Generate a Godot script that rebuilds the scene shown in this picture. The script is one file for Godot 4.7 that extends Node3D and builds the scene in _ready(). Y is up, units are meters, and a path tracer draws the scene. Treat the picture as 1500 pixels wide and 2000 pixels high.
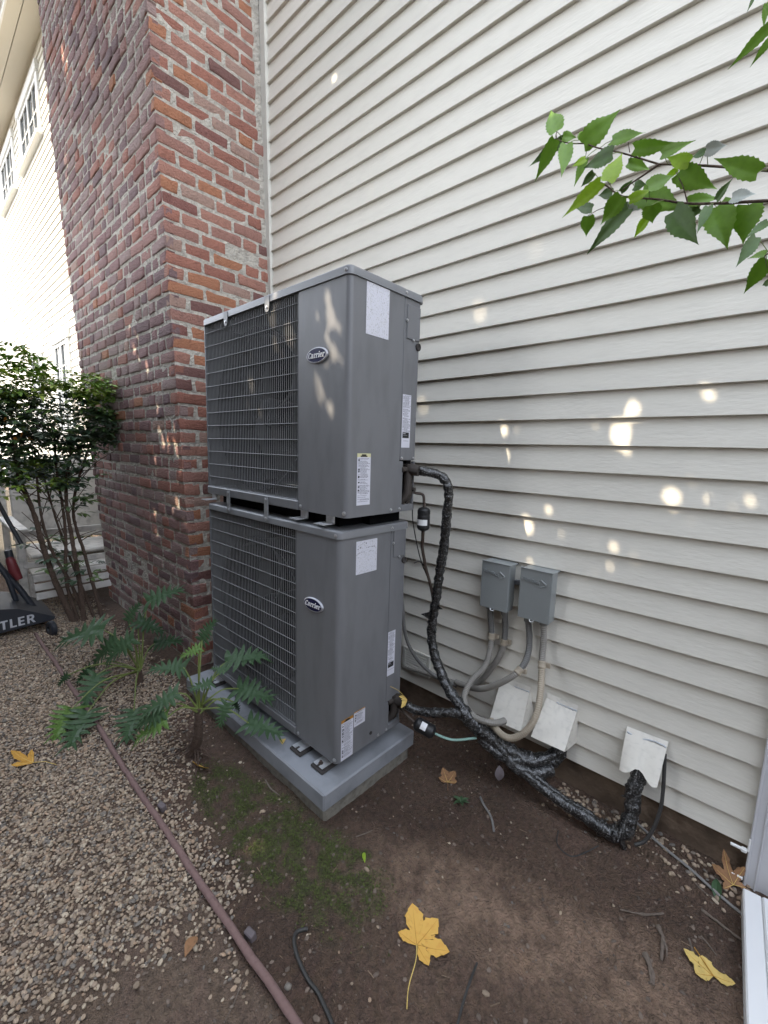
extends Node3D

# ---------------------------------------------------------------- mesh builder
class MB:
	var v := PackedVector3Array()
	var u := PackedVector2Array()
	var c := PackedColorArray()
	var i := PackedInt32Array()
	var col := Color.WHITE

	func p(pt: Vector3, uv := Vector2.ZERO) -> int:
		v.append(pt); u.append(uv); c.append(col)
		return v.size() - 1

	func t(a: int, b: int, d: int) -> void:      # counter-clockwise seen from outside
		i.append(a); i.append(d); i.append(b)

	func face(a: Vector3, b: Vector3, d: Vector3, e: Vector3) -> void:
		var k := p(a, Vector2(0, 1)); p(b, Vector2(1, 1)); p(d, Vector2(1, 0)); p(e, Vector2(0, 0))
		t(k, k + 1, k + 2); t(k, k + 2, k + 3)

	func tri(a: Vector3, b: Vector3, d: Vector3) -> void:
		var k := p(a); p(b); p(d); t(k, k + 1, k + 2)

	func box(ce: Vector3, s: Vector3, bev := 0.0, b := Basis.IDENTITY) -> void:
		var h := s * 0.5
		bev = minf(bev, minf(h.x, minf(h.y, h.z)) * 0.8)
		var ax := [b.x, b.y, b.z]
		var hh := [h.x, h.y, h.z]
		for k in 3:
			var m := (k + 1) % 3
			var n := (k + 2) % 3
			for sg in [-1.0, 1.0]:
				var o: Vector3 = ce + ax[k] * (hh[k] * sg)
				var e1: Vector3 = ax[m] * (hh[m] - bev)
				var e2: Vector3 = ax[n] * (hh[n] - bev)
				if sg > 0: face(o - e1 - e2, o + e1 - e2, o + e1 + e2, o - e1 + e2)
				else: face(o - e1 - e2, o - e1 + e2, o + e1 + e2, o + e1 - e2)
		if bev > 0.0:
			for k in 3:
				var m := (k + 1) % 3
				var n := (k + 2) % 3
				for sm in [-1.0, 1.0]:
					for sn in [-1.0, 1.0]:
						var l: Vector3 = ax[k] * (hh[k] - bev)
						var a: Vector3 = ce + ax[m] * (hh[m] * sm) + ax[n] * ((hh[n] - bev) * sn)
						var d: Vector3 = ce + ax[m] * ((hh[m] - bev) * sm) + ax[n] * (hh[n] * sn)
						if sm * sn > 0: face(a - l, d - l, d + l, a + l)
						else: face(a - l, a + l, d + l, d - l)
			for sx in [-1.0, 1.0]:
				for sy in [-1.0, 1.0]:
					for sz in [-1.0, 1.0]:
						var a: Vector3 = ce + b.x * (h.x * sx) + b.y * ((h.y - bev) * sy) + b.z * ((h.z - bev) * sz)
						var d: Vector3 = ce + b.x * ((h.x - bev) * sx) + b.y * (h.y * sy) + b.z * ((h.z - bev) * sz)
						var e: Vector3 = ce + b.x * ((h.x - bev) * sx) + b.y * ((h.y - bev) * sy) + b.z * (h.z * sz)
						if sx * sy * sz > 0: tri(a, d, e)
						else: tri(a, e, d)

	func span(a: Vector3, b: Vector3, bev := 0.0) -> void:   # a box between two corners
		box((a + b) * 0.5, (b - a).abs(), bev)

	# a tube through points; rad is a radius or an array of radii; rough roughens it
	func tube(pts: Array, rad, sides := 8, rough := 0.0, noise: FastNoiseLite = null, cap := true) -> void:
		var up := Vector3(0.31, 0.9, 0.2)
		var prev: Vector3 = (pts[1] - pts[0]).normalized()
		var nx := prev.cross(up).normalized()
		var rows := []
		var run := 0.0
		for k in pts.size():
			var dir: Vector3
			if k == 0: dir = (pts[1] - pts[0]).normalized()
			elif k == pts.size() - 1: dir = (pts[k] - pts[k - 1]).normalized()
			else: dir = (pts[k + 1] - pts[k - 1]).normalized()
			if k > 0: run += pts[k].distance_to(pts[k - 1])
			nx = (nx - dir * nx.dot(dir)).normalized()
			var ny := dir.cross(nx)
			var r: float = rad[k] if rad is Array or rad is PackedFloat32Array else rad
			var row := []
			for s in sides + 1:
				var a := TAU * (s % sides) / sides
				var d := nx * cos(a) + ny * sin(a)
				var rr := r
				if rough > 0.0 and noise: rr += rough * noise.get_noise_3dv((pts[k] + d * r) * 100.0)
				row.append(p(pts[k] + d * rr, Vector2(float(s) / sides, run)))
			rows.append(row)
		for k in rows.size() - 1:
			for s in sides:
				var A = rows[k]; var B = rows[k + 1]
				t(A[s], A[s + 1], B[s + 1]); t(A[s], B[s + 1], B[s])
		if cap:
			for e in [0, rows.size() - 1]:
				var ce := p(pts[e])
				for s in sides:
					var a := p(v[rows[e][s]]); var b2 := p(v[rows[e][s + 1]])
					if e == 0: t(ce, b2, a)
					else: t(ce, a, b2)

	# a round body: prof is [[radius, distance along axis], ...]
	func lathe(at: Vector3, axis: Vector3, prof: Array, sides := 16) -> void:
		var dir := axis.normalized()
		var nx := dir.cross(Vector3(0.3, 0.2, 0.93)).normalized()
		var ny := dir.cross(nx)
		for k in prof.size() - 1:
			var A := []; var B := []
			for s in sides + 1:
				var a := TAU * (s % sides) / sides
				var d := nx * cos(a) + ny * sin(a)
				A.append(p(at + dir * prof[k][1] + d * prof[k][0], Vector2(float(s) / sides, 1.0 - float(k) / prof.size())))
				B.append(p(at + dir * prof[k + 1][1] + d * prof[k + 1][0], Vector2(float(s) / sides, 1.0 - float(k + 1) / prof.size())))
			for s in sides:
				t(A[s], A[s + 1], B[s + 1]); t(A[s], B[s + 1], B[s])

	# a polygon (counter-clockwise, in the ex/ey plane) pushed along ez
	func prism(at: Vector3, poly: PackedVector2Array, ex: Vector3, ey: Vector3, ez: Vector3) -> void:
		var tr := Geometry2D.triangulate_polygon(poly)
		var area := 0.0
		for k in poly.size(): area += poly[k].cross(poly[(k + 1) % poly.size()])
		var flip := area < 0.0
		var mirrored := ex.cross(ey).dot(ez) < 0
		var n := poly.size()
		var lo := v.size()
		for q in poly: p(at + ex * q.x + ey * q.y, q)
		var hi := v.size()
		for q in poly: p(at + ex * q.x + ey * q.y + ez, q)
		for k in range(0, tr.size(), 3):
			var a := tr[k]; var b := tr[k + 1]; var d := tr[k + 2]
			var cw := (poly[b] - poly[a]).cross(poly[d] - poly[a]) < 0
			if cw != mirrored: var sw := b; b = d; d = sw
			t(hi + a, hi + b, hi + d); t(lo + a, lo + d, lo + b)
		for k in n:
			var a: Vector3 = at + ex * poly[k].x + ey * poly[k].y
			var b: Vector3 = at + ex * poly[(k + 1) % n].x + ey * poly[(k + 1) % n].y
			if flip != mirrored: face(b, a, a + ez, b + ez)
			else: face(a, b, b + ez, a + ez)

	func done() -> ArrayMesh:
		var n := PackedVector3Array(); n.resize(v.size())
		for k in range(0, i.size(), 3):
			var a := i[k]; var b := i[k + 2]; var d := i[k + 1]
			var f := (v[b] - v[a]).cross(v[d] - v[a])
			n[a] += f; n[b] += f; n[d] += f
		for k in n.size(): n[k] = n[k].normalized() if n[k].length_squared() > 1e-18 else Vector3.UP
		var arr := []
		arr.resize(Mesh.ARRAY_MAX)
		arr[Mesh.ARRAY_VERTEX] = v; arr[Mesh.ARRAY_NORMAL] = n; arr[Mesh.ARRAY_TEX_UV] = u
		arr[Mesh.ARRAY_COLOR] = c; arr[Mesh.ARRAY_INDEX] = i
		var m := ArrayMesh.new()
		m.add_surface_from_arrays(Mesh.PRIMITIVE_TRIANGLES, arr)
		return m

# ---------------------------------------------------------------- helpers
var M := {}
var taken := {}
var rng := RandomNumberGenerator.new()

func R(a: float, b: float) -> float:
	return rng.randf_range(a, b)

func numbered(n: String) -> String:
	if not taken.has(n):
		taken[n] = 0
		return n
	taken[n] += 1
	return "%s_%03d" % [n, taken[n]]

func obj(called: String, mesh, m: Material, parent: Node3D = null) -> MeshInstance3D:
	var o := MeshInstance3D.new()
	o.mesh = mesh.done() if mesh is MB else mesh
	o.material_override = m
	if parent == null:
		o.name = numbered(called)
		add_child(o, true)
	else:
		var k := 0
		var n := called
		while parent.has_node(n):
			k += 1
			n = "%s_%03d" % [called, k]
		o.name = n
		parent.add_child(o, true)
	return o

func sub(called: String, parent: Node3D, counter: int, mesh: Mesh, m: Material, x: Transform3D) -> MeshInstance3D:
	var o := MeshInstance3D.new()
	o.mesh = mesh
	o.material_override = m
	o.name = called if counter == 0 else "%s_%03d" % [called, counter]
	o.transform = x
	parent.add_child(o, true)
	return o

func tag(o: Node3D, label: String, category: String, group := "", kind := "") -> Node3D:
	o.set_meta("label", label)
	if category: o.set_meta("category", category)
	if group: o.set_meta("group", group)
	if kind: o.set_meta("kind", kind)
	return o

func thing(called: String, label: String, category: String, group := "") -> Node3D:
	var o := Node3D.new()
	o.name = numbered(called)
	add_child(o, true)
	return tag(o, label, category, group)

func lin(r: float, g: float, b: float) -> Color:
	return Color(r, g, b).linear_to_srgb()

func mat(r: float, g: float, b: float, rough := 0.8, metal := 0.0) -> StandardMaterial3D:
	var m := StandardMaterial3D.new()
	m.albedo_color = lin(r, g, b)
	m.roughness = rough
	m.metallic = metal
	return m

func noise(sd: int, freq: float, oct := 4, kind := FastNoiseLite.TYPE_SIMPLEX_SMOOTH) -> FastNoiseLite:
	var n := FastNoiseLite.new()
	n.seed = sd
	n.noise_type = kind
	n.frequency = freq
	n.fractal_octaves = oct
	return n

func tex(n: FastNoiseLite, stops: Array, size := 512) -> NoiseTexture2D:   # stops: [offset, linear colour] pairs
	var g := Gradient.new()
	var off := PackedFloat32Array(); var cols := PackedColorArray()
	for s in stops:
		off.append(s[0]); cols.append(s[1].linear_to_srgb() if s[1] is Color else Color(s[1], s[1], s[1]).linear_to_srgb())
	g.offsets = off; g.colors = cols
	var t := NoiseTexture2D.new()
	t.width = size; t.height = size
	t.seamless = true
	t.color_ramp = g
	t.noise = n
	return t

func relief(n: FastNoiseLite, size := 512) -> NoiseTexture2D:
	var t := NoiseTexture2D.new()
	t.width = size; t.height = size
	t.seamless = true
	t.noise = n
	return t

func skin(m: StandardMaterial3D, albedo: Texture2D, scale: Vector3, bump: Texture2D = null, depth := 0.0, world := true) -> StandardMaterial3D:
	if albedo: m.albedo_texture = albedo
	if bump:
		m.heightmap_enabled = true
		m.heightmap_texture = bump
		m.heightmap_scale = depth
	m.uv1_triplanar = true
	m.uv1_world_triplanar = world
	m.uv1_scale = scale
	return m

func smooth(pts: Array, step: float) -> Array:    # Catmull-Rom through the points
	var out := []
	for k in pts.size() - 1:
		var a: Vector3 = pts[maxi(k - 1, 0)]; var b: Vector3 = pts[k]; var d: Vector3 = pts[k + 1]; var e: Vector3 = pts[mini(k + 2, pts.size() - 1)]
		var n := maxi(1, int(ceil(b.distance_to(d) / step)))
		for j in n: out.append(b.cubic_interpolate(d, a, e, float(j) / n))
	out.append(pts[-1])
	return out

func taper(n: int, a: float, b: float) -> Array:
	var r := []
	for k in n: r.append(lerpf(a, b, float(k) / maxf(1.0, n - 1)))
	return r

func ball(scale := 1.0) -> ArrayMesh:               # a rough pebble, 20 faces
	var m := MB.new()
	var g := (1.0 + sqrt(5.0)) / 2.0
	var vs := [Vector3(-1, g, 0), Vector3(1, g, 0), Vector3(-1, -g, 0), Vector3(1, -g, 0), Vector3(0, -1, g), Vector3(0, 1, g), Vector3(0, -1, -g), Vector3(0, 1, -g), Vector3(g, 0, -1), Vector3(g, 0, 1), Vector3(-g, 0, -1), Vector3(-g, 0, 1)]
	var fs := [0, 11, 5, 0, 5, 1, 0, 1, 7, 0, 7, 10, 0, 10, 11, 1, 5, 9, 5, 11, 4, 11, 10, 2, 10, 7, 6, 7, 1, 8, 3, 9, 4, 3, 4, 2, 3, 2, 6, 3, 6, 8, 3, 8, 9, 4, 9, 5, 2, 4, 11, 6, 2, 10, 8, 6, 7, 9, 8, 1]
	for q in vs: m.p(q.normalized() * scale * R(0.82, 1.12))
	for k in range(0, fs.size(), 3): m.t(fs[k], fs[k + 1], fs[k + 2])
	return m.done()

func scatter(called: String, mesh: Mesh, m: Material, where: Array, tints: Array, parent: Node3D = null) -> MultiMeshInstance3D:
	var mm := MultiMesh.new()
	mm.transform_format = MultiMesh.TRANSFORM_3D
	mm.use_colors = true
	mm.mesh = mesh
	mm.instance_count = where.size()
	for k in where.size():
		mm.set_instance_transform(k, where[k])
		mm.set_instance_color(k, tints[k])
	var o := MultiMeshInstance3D.new()
	o.multimesh = mm
	o.material_override = m
	o.name = numbered(called) if parent == null else called
	(self if parent == null else parent).add_child(o, true)
	o.set_meta("kind", "stuff")
	return o

# ground height, used by all that lies on it
var gn: FastNoiseLite
var gn2: FastNoiseLite
var gn3: FastNoiseLite
func gy(x: float, z: float) -> float:
	var h := gn.get_noise_2d(x, z) * 0.011 + gn2.get_noise_2d(x, z) * 0.005 + gn3.get_noise_2d(x, z) * 0.0032
	h += 0.028 * smoothstep(0.22, 0.0, z) * (1.0 if x > -1.0 else smoothstep(-1.4, -1.0, x))      # soil heaped against the wall
	h += 0.012 * smoothstep(1.2, 1.4, z) * smoothstep(-0.9, -1.4, x)
	return h
func on_ground(x: float, z: float, up := 0.0) -> Vector3:
	return Vector3(x, gy(x, z) + up, z)

const BRANCH_LEAVES := [-0.457,2.081,0.724,-0.486,2.153,0.700,0.041,1,
	-0.453,2.055,0.740,-0.502,1.998,0.719,0.030,1,
	-0.448,2.069,0.707,-0.532,2.048,0.701,0.026,0,
	-0.404,2.001,0.792,-0.401,1.933,0.810,0.031,1,
	-0.419,2.029,0.777,-0.397,2.028,0.760,0.021,1,
	-0.384,2.013,0.754,-0.322,2.058,0.740,0.046,1,
	-0.408,2.047,0.717,-0.398,2.079,0.694,0.022,1,
	-0.339,2.017,0.721,-0.272,1.991,0.747,0.028,1,
	-0.277,1.948,0.783,-0.208,1.918,0.801,0.029,1,
	-0.317,1.956,0.780,-0.379,1.963,0.762,0.036,0,
	-0.387,1.996,0.731,-0.403,1.948,0.739,0.020,1,
	-0.371,1.971,0.773,-0.389,1.954,0.794,0.014,2,
	-0.319,1.905,0.788,-0.303,1.967,0.763,0.035,2,
	-0.341,1.922,0.761,-0.411,1.876,0.771,0.029,2,
	-0.360,1.952,0.751,-0.394,1.941,0.731,0.017,0,
	-0.297,1.947,0.747,-0.260,1.933,0.723,0.023,1,
	-0.228,1.914,0.793,-0.178,1.907,0.815,0.021,1,
	-0.170,1.913,0.755,-0.194,1.920,0.743,0.015,0,
	-0.162,1.896,0.791,-0.133,1.890,0.795,0.023,3,
	-0.089,1.836,0.788,-0.147,1.871,0.809,0.033,1,
	-0.207,1.896,0.751,-0.149,1.851,0.746,0.041,1,
	-0.191,1.902,0.760,-0.231,1.928,0.756,0.027,2,
	-0.218,1.921,0.716,-0.247,1.912,0.704,0.013,2,
	-0.248,1.874,0.781,-0.212,1.893,0.754,0.028,1,
	-0.293,1.922,0.705,-0.269,1.915,0.712,0.021,0,
	-0.311,1.909,0.728,-0.289,1.923,0.730,0.014,0,
	-0.321,1.902,0.747,-0.354,1.912,0.738,0.021,0,
	-0.288,1.863,0.800,-0.328,1.831,0.781,0.035,1,
	-0.291,1.866,0.741,-0.374,1.810,0.723,0.035,0,
	-0.283,1.870,0.763,-0.247,1.884,0.750,0.020,2,
	-0.270,1.886,0.736,-0.192,1.831,0.750,0.050,1,
	-0.308,1.875,0.732,-0.218,1.860,0.736,0.019,3,
	-0.237,1.835,0.790,-0.238,1.813,0.766,0.034,1,
	-0.264,1.852,0.706,-0.290,1.829,0.690,0.021,2,
	-0.203,1.819,0.777,-0.159,1.749,0.783,0.046,0,
	-0.193,1.853,0.724,-0.140,1.849,0.714,0.025,1,
	-0.174,1.838,0.718,-0.222,1.827,0.715,0.022,0,
	-0.150,1.838,0.704,-0.125,1.758,0.716,0.053,1,
	-0.139,1.812,0.790,-0.119,1.827,0.817,0.014,0,
	-0.152,1.812,0.773,-0.159,1.766,0.801,0.018,0,
	-0.103,1.827,0.702,-0.106,1.768,0.689,0.051,1,
	-0.117,1.805,0.797,-0.085,1.795,0.813,0.022,3,
	-0.071,1.775,0.741,-0.095,1.749,0.768,0.016,0,
	-0.082,1.747,0.762,-0.100,1.700,0.781,0.024,0,
	-0.364,1.894,0.729,-0.411,1.918,0.711,0.022,0,
	-0.366,1.874,0.744,-0.373,1.842,0.723,0.030,1,
	-0.067,1.727,0.738,-0.087,1.715,0.766,0.012,1,
	-0.066,1.718,0.733,-0.093,1.672,0.704,0.028,1,
	-0.059,1.689,0.704,-0.071,1.690,0.685,0.012,0]
const TOP_LEAVES := [-0.102,2.083,0.737,-0.154,2.044,0.737,0.019,1,
	-0.102,2.080,0.712,-0.126,2.049,0.712,0.013,1,
	-0.116,2.140,0.707,-0.116,2.103,0.707,0.010,1,
	-0.136,2.170,0.696,-0.143,2.149,0.696,0.007,0,
	-0.095,2.086,0.749,-0.116,2.108,0.749,0.013,1]
const TWIGS := [[Vector3(-0.053,1.840,0.750), Vector3(-0.080,1.853,0.750), Vector3(-0.139,1.880,0.750), Vector3(-0.192,1.903,0.750), Vector3(-0.242,1.923,0.750)],
	[Vector3(-0.242,1.923,0.750), Vector3(-0.264,1.914,0.750), Vector3(-0.287,1.906,0.750), Vector3(-0.304,1.898,0.750)],
	[Vector3(-0.048,1.794,0.750), Vector3(-0.074,1.805,0.750), Vector3(-0.134,1.821,0.750), Vector3(-0.188,1.838,0.750), Vector3(-0.239,1.862,0.750), Vector3(-0.287,1.881,0.750), Vector3(-0.310,1.895,0.750), Vector3(-0.331,1.916,0.750), Vector3(-0.345,1.928,0.750)],
	[Vector3(-0.242,1.923,0.750), Vector3(-0.292,1.957,0.750), Vector3(-0.317,1.973,0.750), Vector3(-0.358,1.997,0.750), Vector3(-0.382,2.014,0.750), Vector3(-0.415,2.028,0.750), Vector3(-0.444,2.049,0.750), Vector3(-0.445,2.063,0.750)],
	[Vector3(-0.188,1.838,0.750), Vector3(-0.199,1.871,0.750), Vector3(-0.213,1.900,0.750)],
	[Vector3(-0.039,1.724,0.750), Vector3(-0.056,1.726,0.750), Vector3(-0.068,1.718,0.750)],
	[Vector3(-0.327,1.877,0.750), Vector3(-0.346,1.877,0.750), Vector3(-0.363,1.872,0.750)],
	[Vector3(-0.295,1.964,0.750), Vector3(-0.300,1.984,0.750)]]
const FERN_RIGHT := [-1.811,0.520,0.935,-1.783,0.591,0.909,1,
	-1.706,0.538,0.996,-1.723,0.524,1.048,2,
	-1.815,0.419,1.019,-1.858,0.437,1.104,1,
	-1.655,0.397,0.976,-1.665,0.397,1.035,1,
	-1.759,0.406,0.848,-1.639,0.457,0.768,1,
	-1.668,0.420,0.910,-1.707,0.428,0.934,1,
	-1.668,0.311,0.845,-1.558,0.305,0.786,1,
	-1.738,0.357,1.084,-1.775,0.318,1.177,1,
	-1.735,0.307,1.141,-1.788,0.260,1.206,1,
	-1.562,0.334,0.954,-1.552,0.275,0.986,1,
	-1.650,0.267,0.874,-1.655,0.217,0.848,0,
	-1.563,0.201,0.857,-1.457,0.199,0.804,1,
	-1.704,0.286,1.142,-1.769,0.228,1.216,2]
const FERN_LEFT := [-2.677,0.451,0.856,-2.594,0.512,0.749,1,
	-2.736,0.341,0.955,-2.700,0.421,0.923,1,
	-2.642,0.357,0.929,-2.584,0.305,0.846,0,
	-2.743,0.323,1.088,-2.871,0.282,1.223,1,
	-2.560,0.293,0.989,-2.616,0.210,1.088,1,
	-2.676,0.266,1.039,-2.733,0.172,1.125,1,
	-2.648,0.190,0.844,-2.509,0.237,0.759,0,
	-2.614,0.123,1.158,-2.490,0.050,1.246,1,
	-2.749,0.109,1.259,-2.758,0.067,1.306,0,
	-2.477,0.050,1.306,-2.311,0.050,1.401,2,
	-2.392,0.050,1.257,-2.206,0.050,1.369,1,
	-2.248,0.050,1.093,-2.075,0.050,1.180,1,
	-2.724,0.125,1.159,-2.732,0.060,1.231,0]
const EYE := Vector3(0.0, 1.38, 1.75)
const SUN := Vector3(-0.27, 0.76, 0.59)

func _ready() -> void:
	rng.seed = 7
	var cam := Camera3D.new()
	cam.name = "camera"
	cam.position = EYE
	cam.rotation_order = EULER_ORDER_YXZ
	cam.rotation_degrees = Vector3(-8.22, 42.39, 1.69)
	cam.fov = 99.3
	cam.near = 0.05
	cam.far = 400.0
	add_child(cam)
	cam.current = true
	var sky := ProceduralSkyMaterial.new()
	sky.sky_top_color = Color(0.618, 0.647, 0.695)
	sky.sky_horizon_color = Color(0.965, 0.972, 0.985)
	sky.sky_curve = 0.17
	sky.sky_energy_multiplier = 1.55
	sky.ground_horizon_color = Color(0.35, 0.33, 0.28)
	sky.ground_bottom_color = Color(0.20, 0.18, 0.15)
	sky.sun_angle_max = 8.0
	var env := Environment.new()
	env.background_mode = Environment.BG_SKY
	env.sky = Sky.new()
	env.sky.sky_material = sky
	env.tonemap_mode = Environment.TONE_MAPPER_LINEAR
	env.tonemap_exposure = 3.5
	env.sdfgi_enabled = true
	env.ssao_enabled = true
	env.ssil_enabled = true
	var we := WorldEnvironment.new()
	we.name = "world_environment"
	we.environment = env
	add_child(we)
	var sun := DirectionalLight3D.new()
	sun.name = "sun"
	sun.light_energy = 1.2
	sun.light_color = Color(1.0, 0.93, 0.82)
	sun.light_angular_distance = 0.5
	sun.shadow_enabled = true
	add_child(sun)
	sun.look_at_from_position(SUN.normalized() * 20.0, Vector3.ZERO)

	gn = noise(3, 1.3, 3)
	gn2 = noise(5, 9.0, 3)
	gn3 = noise(6, 34.0, 2)
	make_materials()
	ground()
	house()
	chimney()
	pad_and_units()
	lines_and_pipes()
	disconnects()
	flashings()
	garden_edge()
	ferns()
	shrubs()
	chair()
	edger()
	vinyl_gate()
	branch()
	fallen_leaves()
	litter()
	shade_tree()
	added_hedges()

# ---------------------------------------------------------------- materials
func make_materials() -> void:
	var fine := noise(11, 0.02, 4)
	var blot := noise(12, 0.006, 4)
	var grain := noise(13, 0.05, 3)
	var tf := relief(fine)
	var spots := tex(noise(14, 0.012, 5), [[0.0, 0.86], [0.45, 0.97], [1.0, 1.0]])
	M.siding = skin(mat(0.70, 0.67, 0.595, 0.6), tex(noise(15, 0.01, 4), [[0.0, 0.93], [0.5, 0.985], [1.0, 1.0]]), Vector3(0.7, 3.0, 0.7), relief(noise(16, 0.03, 4)), 0.06)
	M.siding.uv1_scale = Vector3(1.2, 5.0, 1.2)
	M.trim = skin(mat(0.60, 0.585, 0.53, 0.55), spots, Vector3(1, 1, 1))
	M.white_trim = mat(0.74, 0.74, 0.72, 0.5)
	M.caulk = mat(0.36, 0.35, 0.32, 0.7)
	M.soffit = mat(0.62, 0.58, 0.50, 0.6)
	M.foundation = skin(mat(0.15, 0.105, 0.072, 0.95), tex(noise(17, 0.01, 5), [[0.0, 0.55], [0.5, 0.9], [1.0, 1.15]]), Vector3(1.5, 1.5, 1.5), tf, 0.5)
	M.glass = mat(0.05, 0.06, 0.07, 0.06)
	M.roof = mat(0.09, 0.085, 0.08, 0.9)
	# masonry
	M.mortar = skin(mat(0.50, 0.465, 0.405, 0.95), tex(noise(21, 0.012, 5), [[0.0, 0.55], [0.45, 0.85], [1.0, 1.1]]), Vector3(2.2, 2.2, 2.2), relief(noise(22, 0.035, 4)), 1.2)
	var brick_tex := tex(noise(23, 0.009, 5), [[0.0, lin(0.55, 0.55, 0.58)], [0.36, lin(0.92, 0.92, 0.92)], [0.49, lin(1.0, 1.0, 1.0)], [0.515, lin(1.15, 1.6, 1.8)], [0.555, lin(1.3, 2.1, 2.6)], [0.75, lin(1.45, 2.7, 3.5)]])
	var brick_plain := tex(noise(24, 0.012, 5), [[0.0, lin(0.6, 0.58, 0.56)], [0.5, Color(1, 1, 1)], [1.0, lin(1.15, 1.1, 1.05)]])
	var brick_bump := relief(noise(25, 0.04, 4))
	M.brick = []
	# warm side bricks, then mortar-smeared front ones with bluish shade put into their tones
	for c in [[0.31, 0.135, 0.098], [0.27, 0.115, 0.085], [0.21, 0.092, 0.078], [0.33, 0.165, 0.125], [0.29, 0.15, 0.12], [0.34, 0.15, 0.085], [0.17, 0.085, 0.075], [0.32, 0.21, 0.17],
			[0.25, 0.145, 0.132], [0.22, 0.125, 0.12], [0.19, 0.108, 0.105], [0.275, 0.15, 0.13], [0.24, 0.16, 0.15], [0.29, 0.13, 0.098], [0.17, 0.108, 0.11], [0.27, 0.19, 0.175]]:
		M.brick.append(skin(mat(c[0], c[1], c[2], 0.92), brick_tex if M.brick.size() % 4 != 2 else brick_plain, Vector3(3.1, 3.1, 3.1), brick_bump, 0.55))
	# sheet metal
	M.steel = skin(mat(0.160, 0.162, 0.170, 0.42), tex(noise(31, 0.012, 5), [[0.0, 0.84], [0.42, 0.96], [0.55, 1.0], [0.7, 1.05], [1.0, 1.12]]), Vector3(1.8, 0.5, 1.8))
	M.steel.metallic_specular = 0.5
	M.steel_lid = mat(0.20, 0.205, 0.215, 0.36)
	M.steel_dark = mat(0.13, 0.135, 0.145, 0.5)
	M.wire = mat(0.20, 0.20, 0.20, 0.45)
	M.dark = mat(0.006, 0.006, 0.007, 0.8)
	M.coil = mat(0.012, 0.012, 0.014, 0.6)
	M.fan = mat(0.022, 0.022, 0.026, 0.3)
	for dm in [M.dark, M.coil, M.fan]: dm.metallic_specular = 0.15
	M.zinc = mat(0.62, 0.63, 0.65, 0.35, 0.55)
	M.strap = mat(0.30, 0.31, 0.32, 0.4, 0.3)
	M.screw = mat(0.45, 0.45, 0.46, 0.3, 0.7)
	M.rubber = skin(mat(0.035, 0.030, 0.028, 0.85), null, Vector3.ONE)
	M.blue = mat(0.012, 0.014, 0.055, 0.22)
	M.silver = mat(0.48, 0.48, 0.52, 0.3, 0.3)
	M.paper_white = mat(0.78, 0.78, 0.80, 0.5)
	M.pad = skin(mat(0.245, 0.255, 0.275, 0.65), tex(noise(33, 0.007, 5), [[0.0, 0.74], [0.5, 0.97], [1.0, 1.05]]), Vector3(1.6, 1.6, 1.6), tf, 0.08)
	M.concrete = skin(mat(0.20, 0.185, 0.155, 0.95), tex(noise(34, 0.015, 5), [[0.0, 0.55], [0.5, 0.95], [1.0, 1.1]]), Vector3(3, 3, 3), tf, 0.4)
	# pipes
	M.tape = skin(mat(1, 1, 1, 0.3), tex(noise(41, 0.03, 4), [[0.0, 0.004], [0.62, 0.005], [0.68, 0.02], [0.72, 0.16], [0.85, 0.34]]), Vector3(8, 8, 8), relief(noise(42, 0.02, 4)), 0.4)
	M.tape.clearcoat_enabled = true
	M.tape.clearcoat = 0.5
	M.tape.clearcoat_roughness = 0.25
	M.tape_plain = mat(0.014, 0.014, 0.016, 0.35)
	M.copper = mat(0.06, 0.043, 0.034, 0.6, 0.2)
	M.brass = skin(mat(0.055, 0.046, 0.04, 0.6, 0.25), null, Vector3.ONE)
	M.black_paint = mat(0.013, 0.013, 0.014, 0.5)
	M.label = mat(0.72, 0.72, 0.72, 0.5)
	M.cable = mat(0.03, 0.028, 0.026, 0.6)
	M.grey_cable = mat(0.19, 0.18, 0.17, 0.6)
	M.green_tube = mat(0.22, 0.36, 0.31, 0.5)
	M.box_grey = mat(0.235, 0.252, 0.252, 0.34)
	M.box_top = mat(0.46, 0.48, 0.50, 0.35)
	M.conduit = skin(mat(0.255, 0.24, 0.215, 0.62), spots, Vector3(4, 4, 4))
	M.conduit_dark = skin(mat(0.15, 0.147, 0.14, 0.6), spots, Vector3(4, 4, 4))
	M.conduit_tan = skin(mat(0.38, 0.325, 0.25, 0.65), spots, Vector3(4, 4, 4))
	M.flashing = skin(mat(0.68, 0.645, 0.575, 0.55), tex(noise(44, 0.02, 5), [[0.0, 0.7], [0.33, 0.95], [0.45, 1.0], [1.0, 1.0]]), Vector3(2, 5, 2))
	M.sealant = mat(0.45, 0.47, 0.50, 0.3)
	M.edging = skin(mat(0.185, 0.115, 0.105, 0.9), tex(noise(46, 0.02, 5), [[0.0, 0.7], [0.5, 1.0], [1.0, 1.25]]), Vector3(5, 5, 5), tf, 0.2)
	M.stake = mat(0.12, 0.10, 0.105, 0.8)
	# ground
	M.soil = skin(mat(1, 1, 1, 0.98), tex(noise(51, 0.014, 6), [[0.0, 0.5], [0.4, 0.82], [0.6, 1.0], [0.8, 1.3], [1.0, 1.6]], 1024), Vector3(2.6, 2.6, 2.6), relief(noise(52, 0.05, 5, FastNoiseLite.TYPE_PERLIN), 1024), 1.5)
	M.soil.vertex_color_use_as_albedo = true
	M.pebble = mat(1, 1, 1, 0.8)
	M.pebble.vertex_color_use_as_albedo = true
	M.moss = mat(1, 1, 1, 0.95)
	M.moss.vertex_color_use_as_albedo = true
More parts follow.
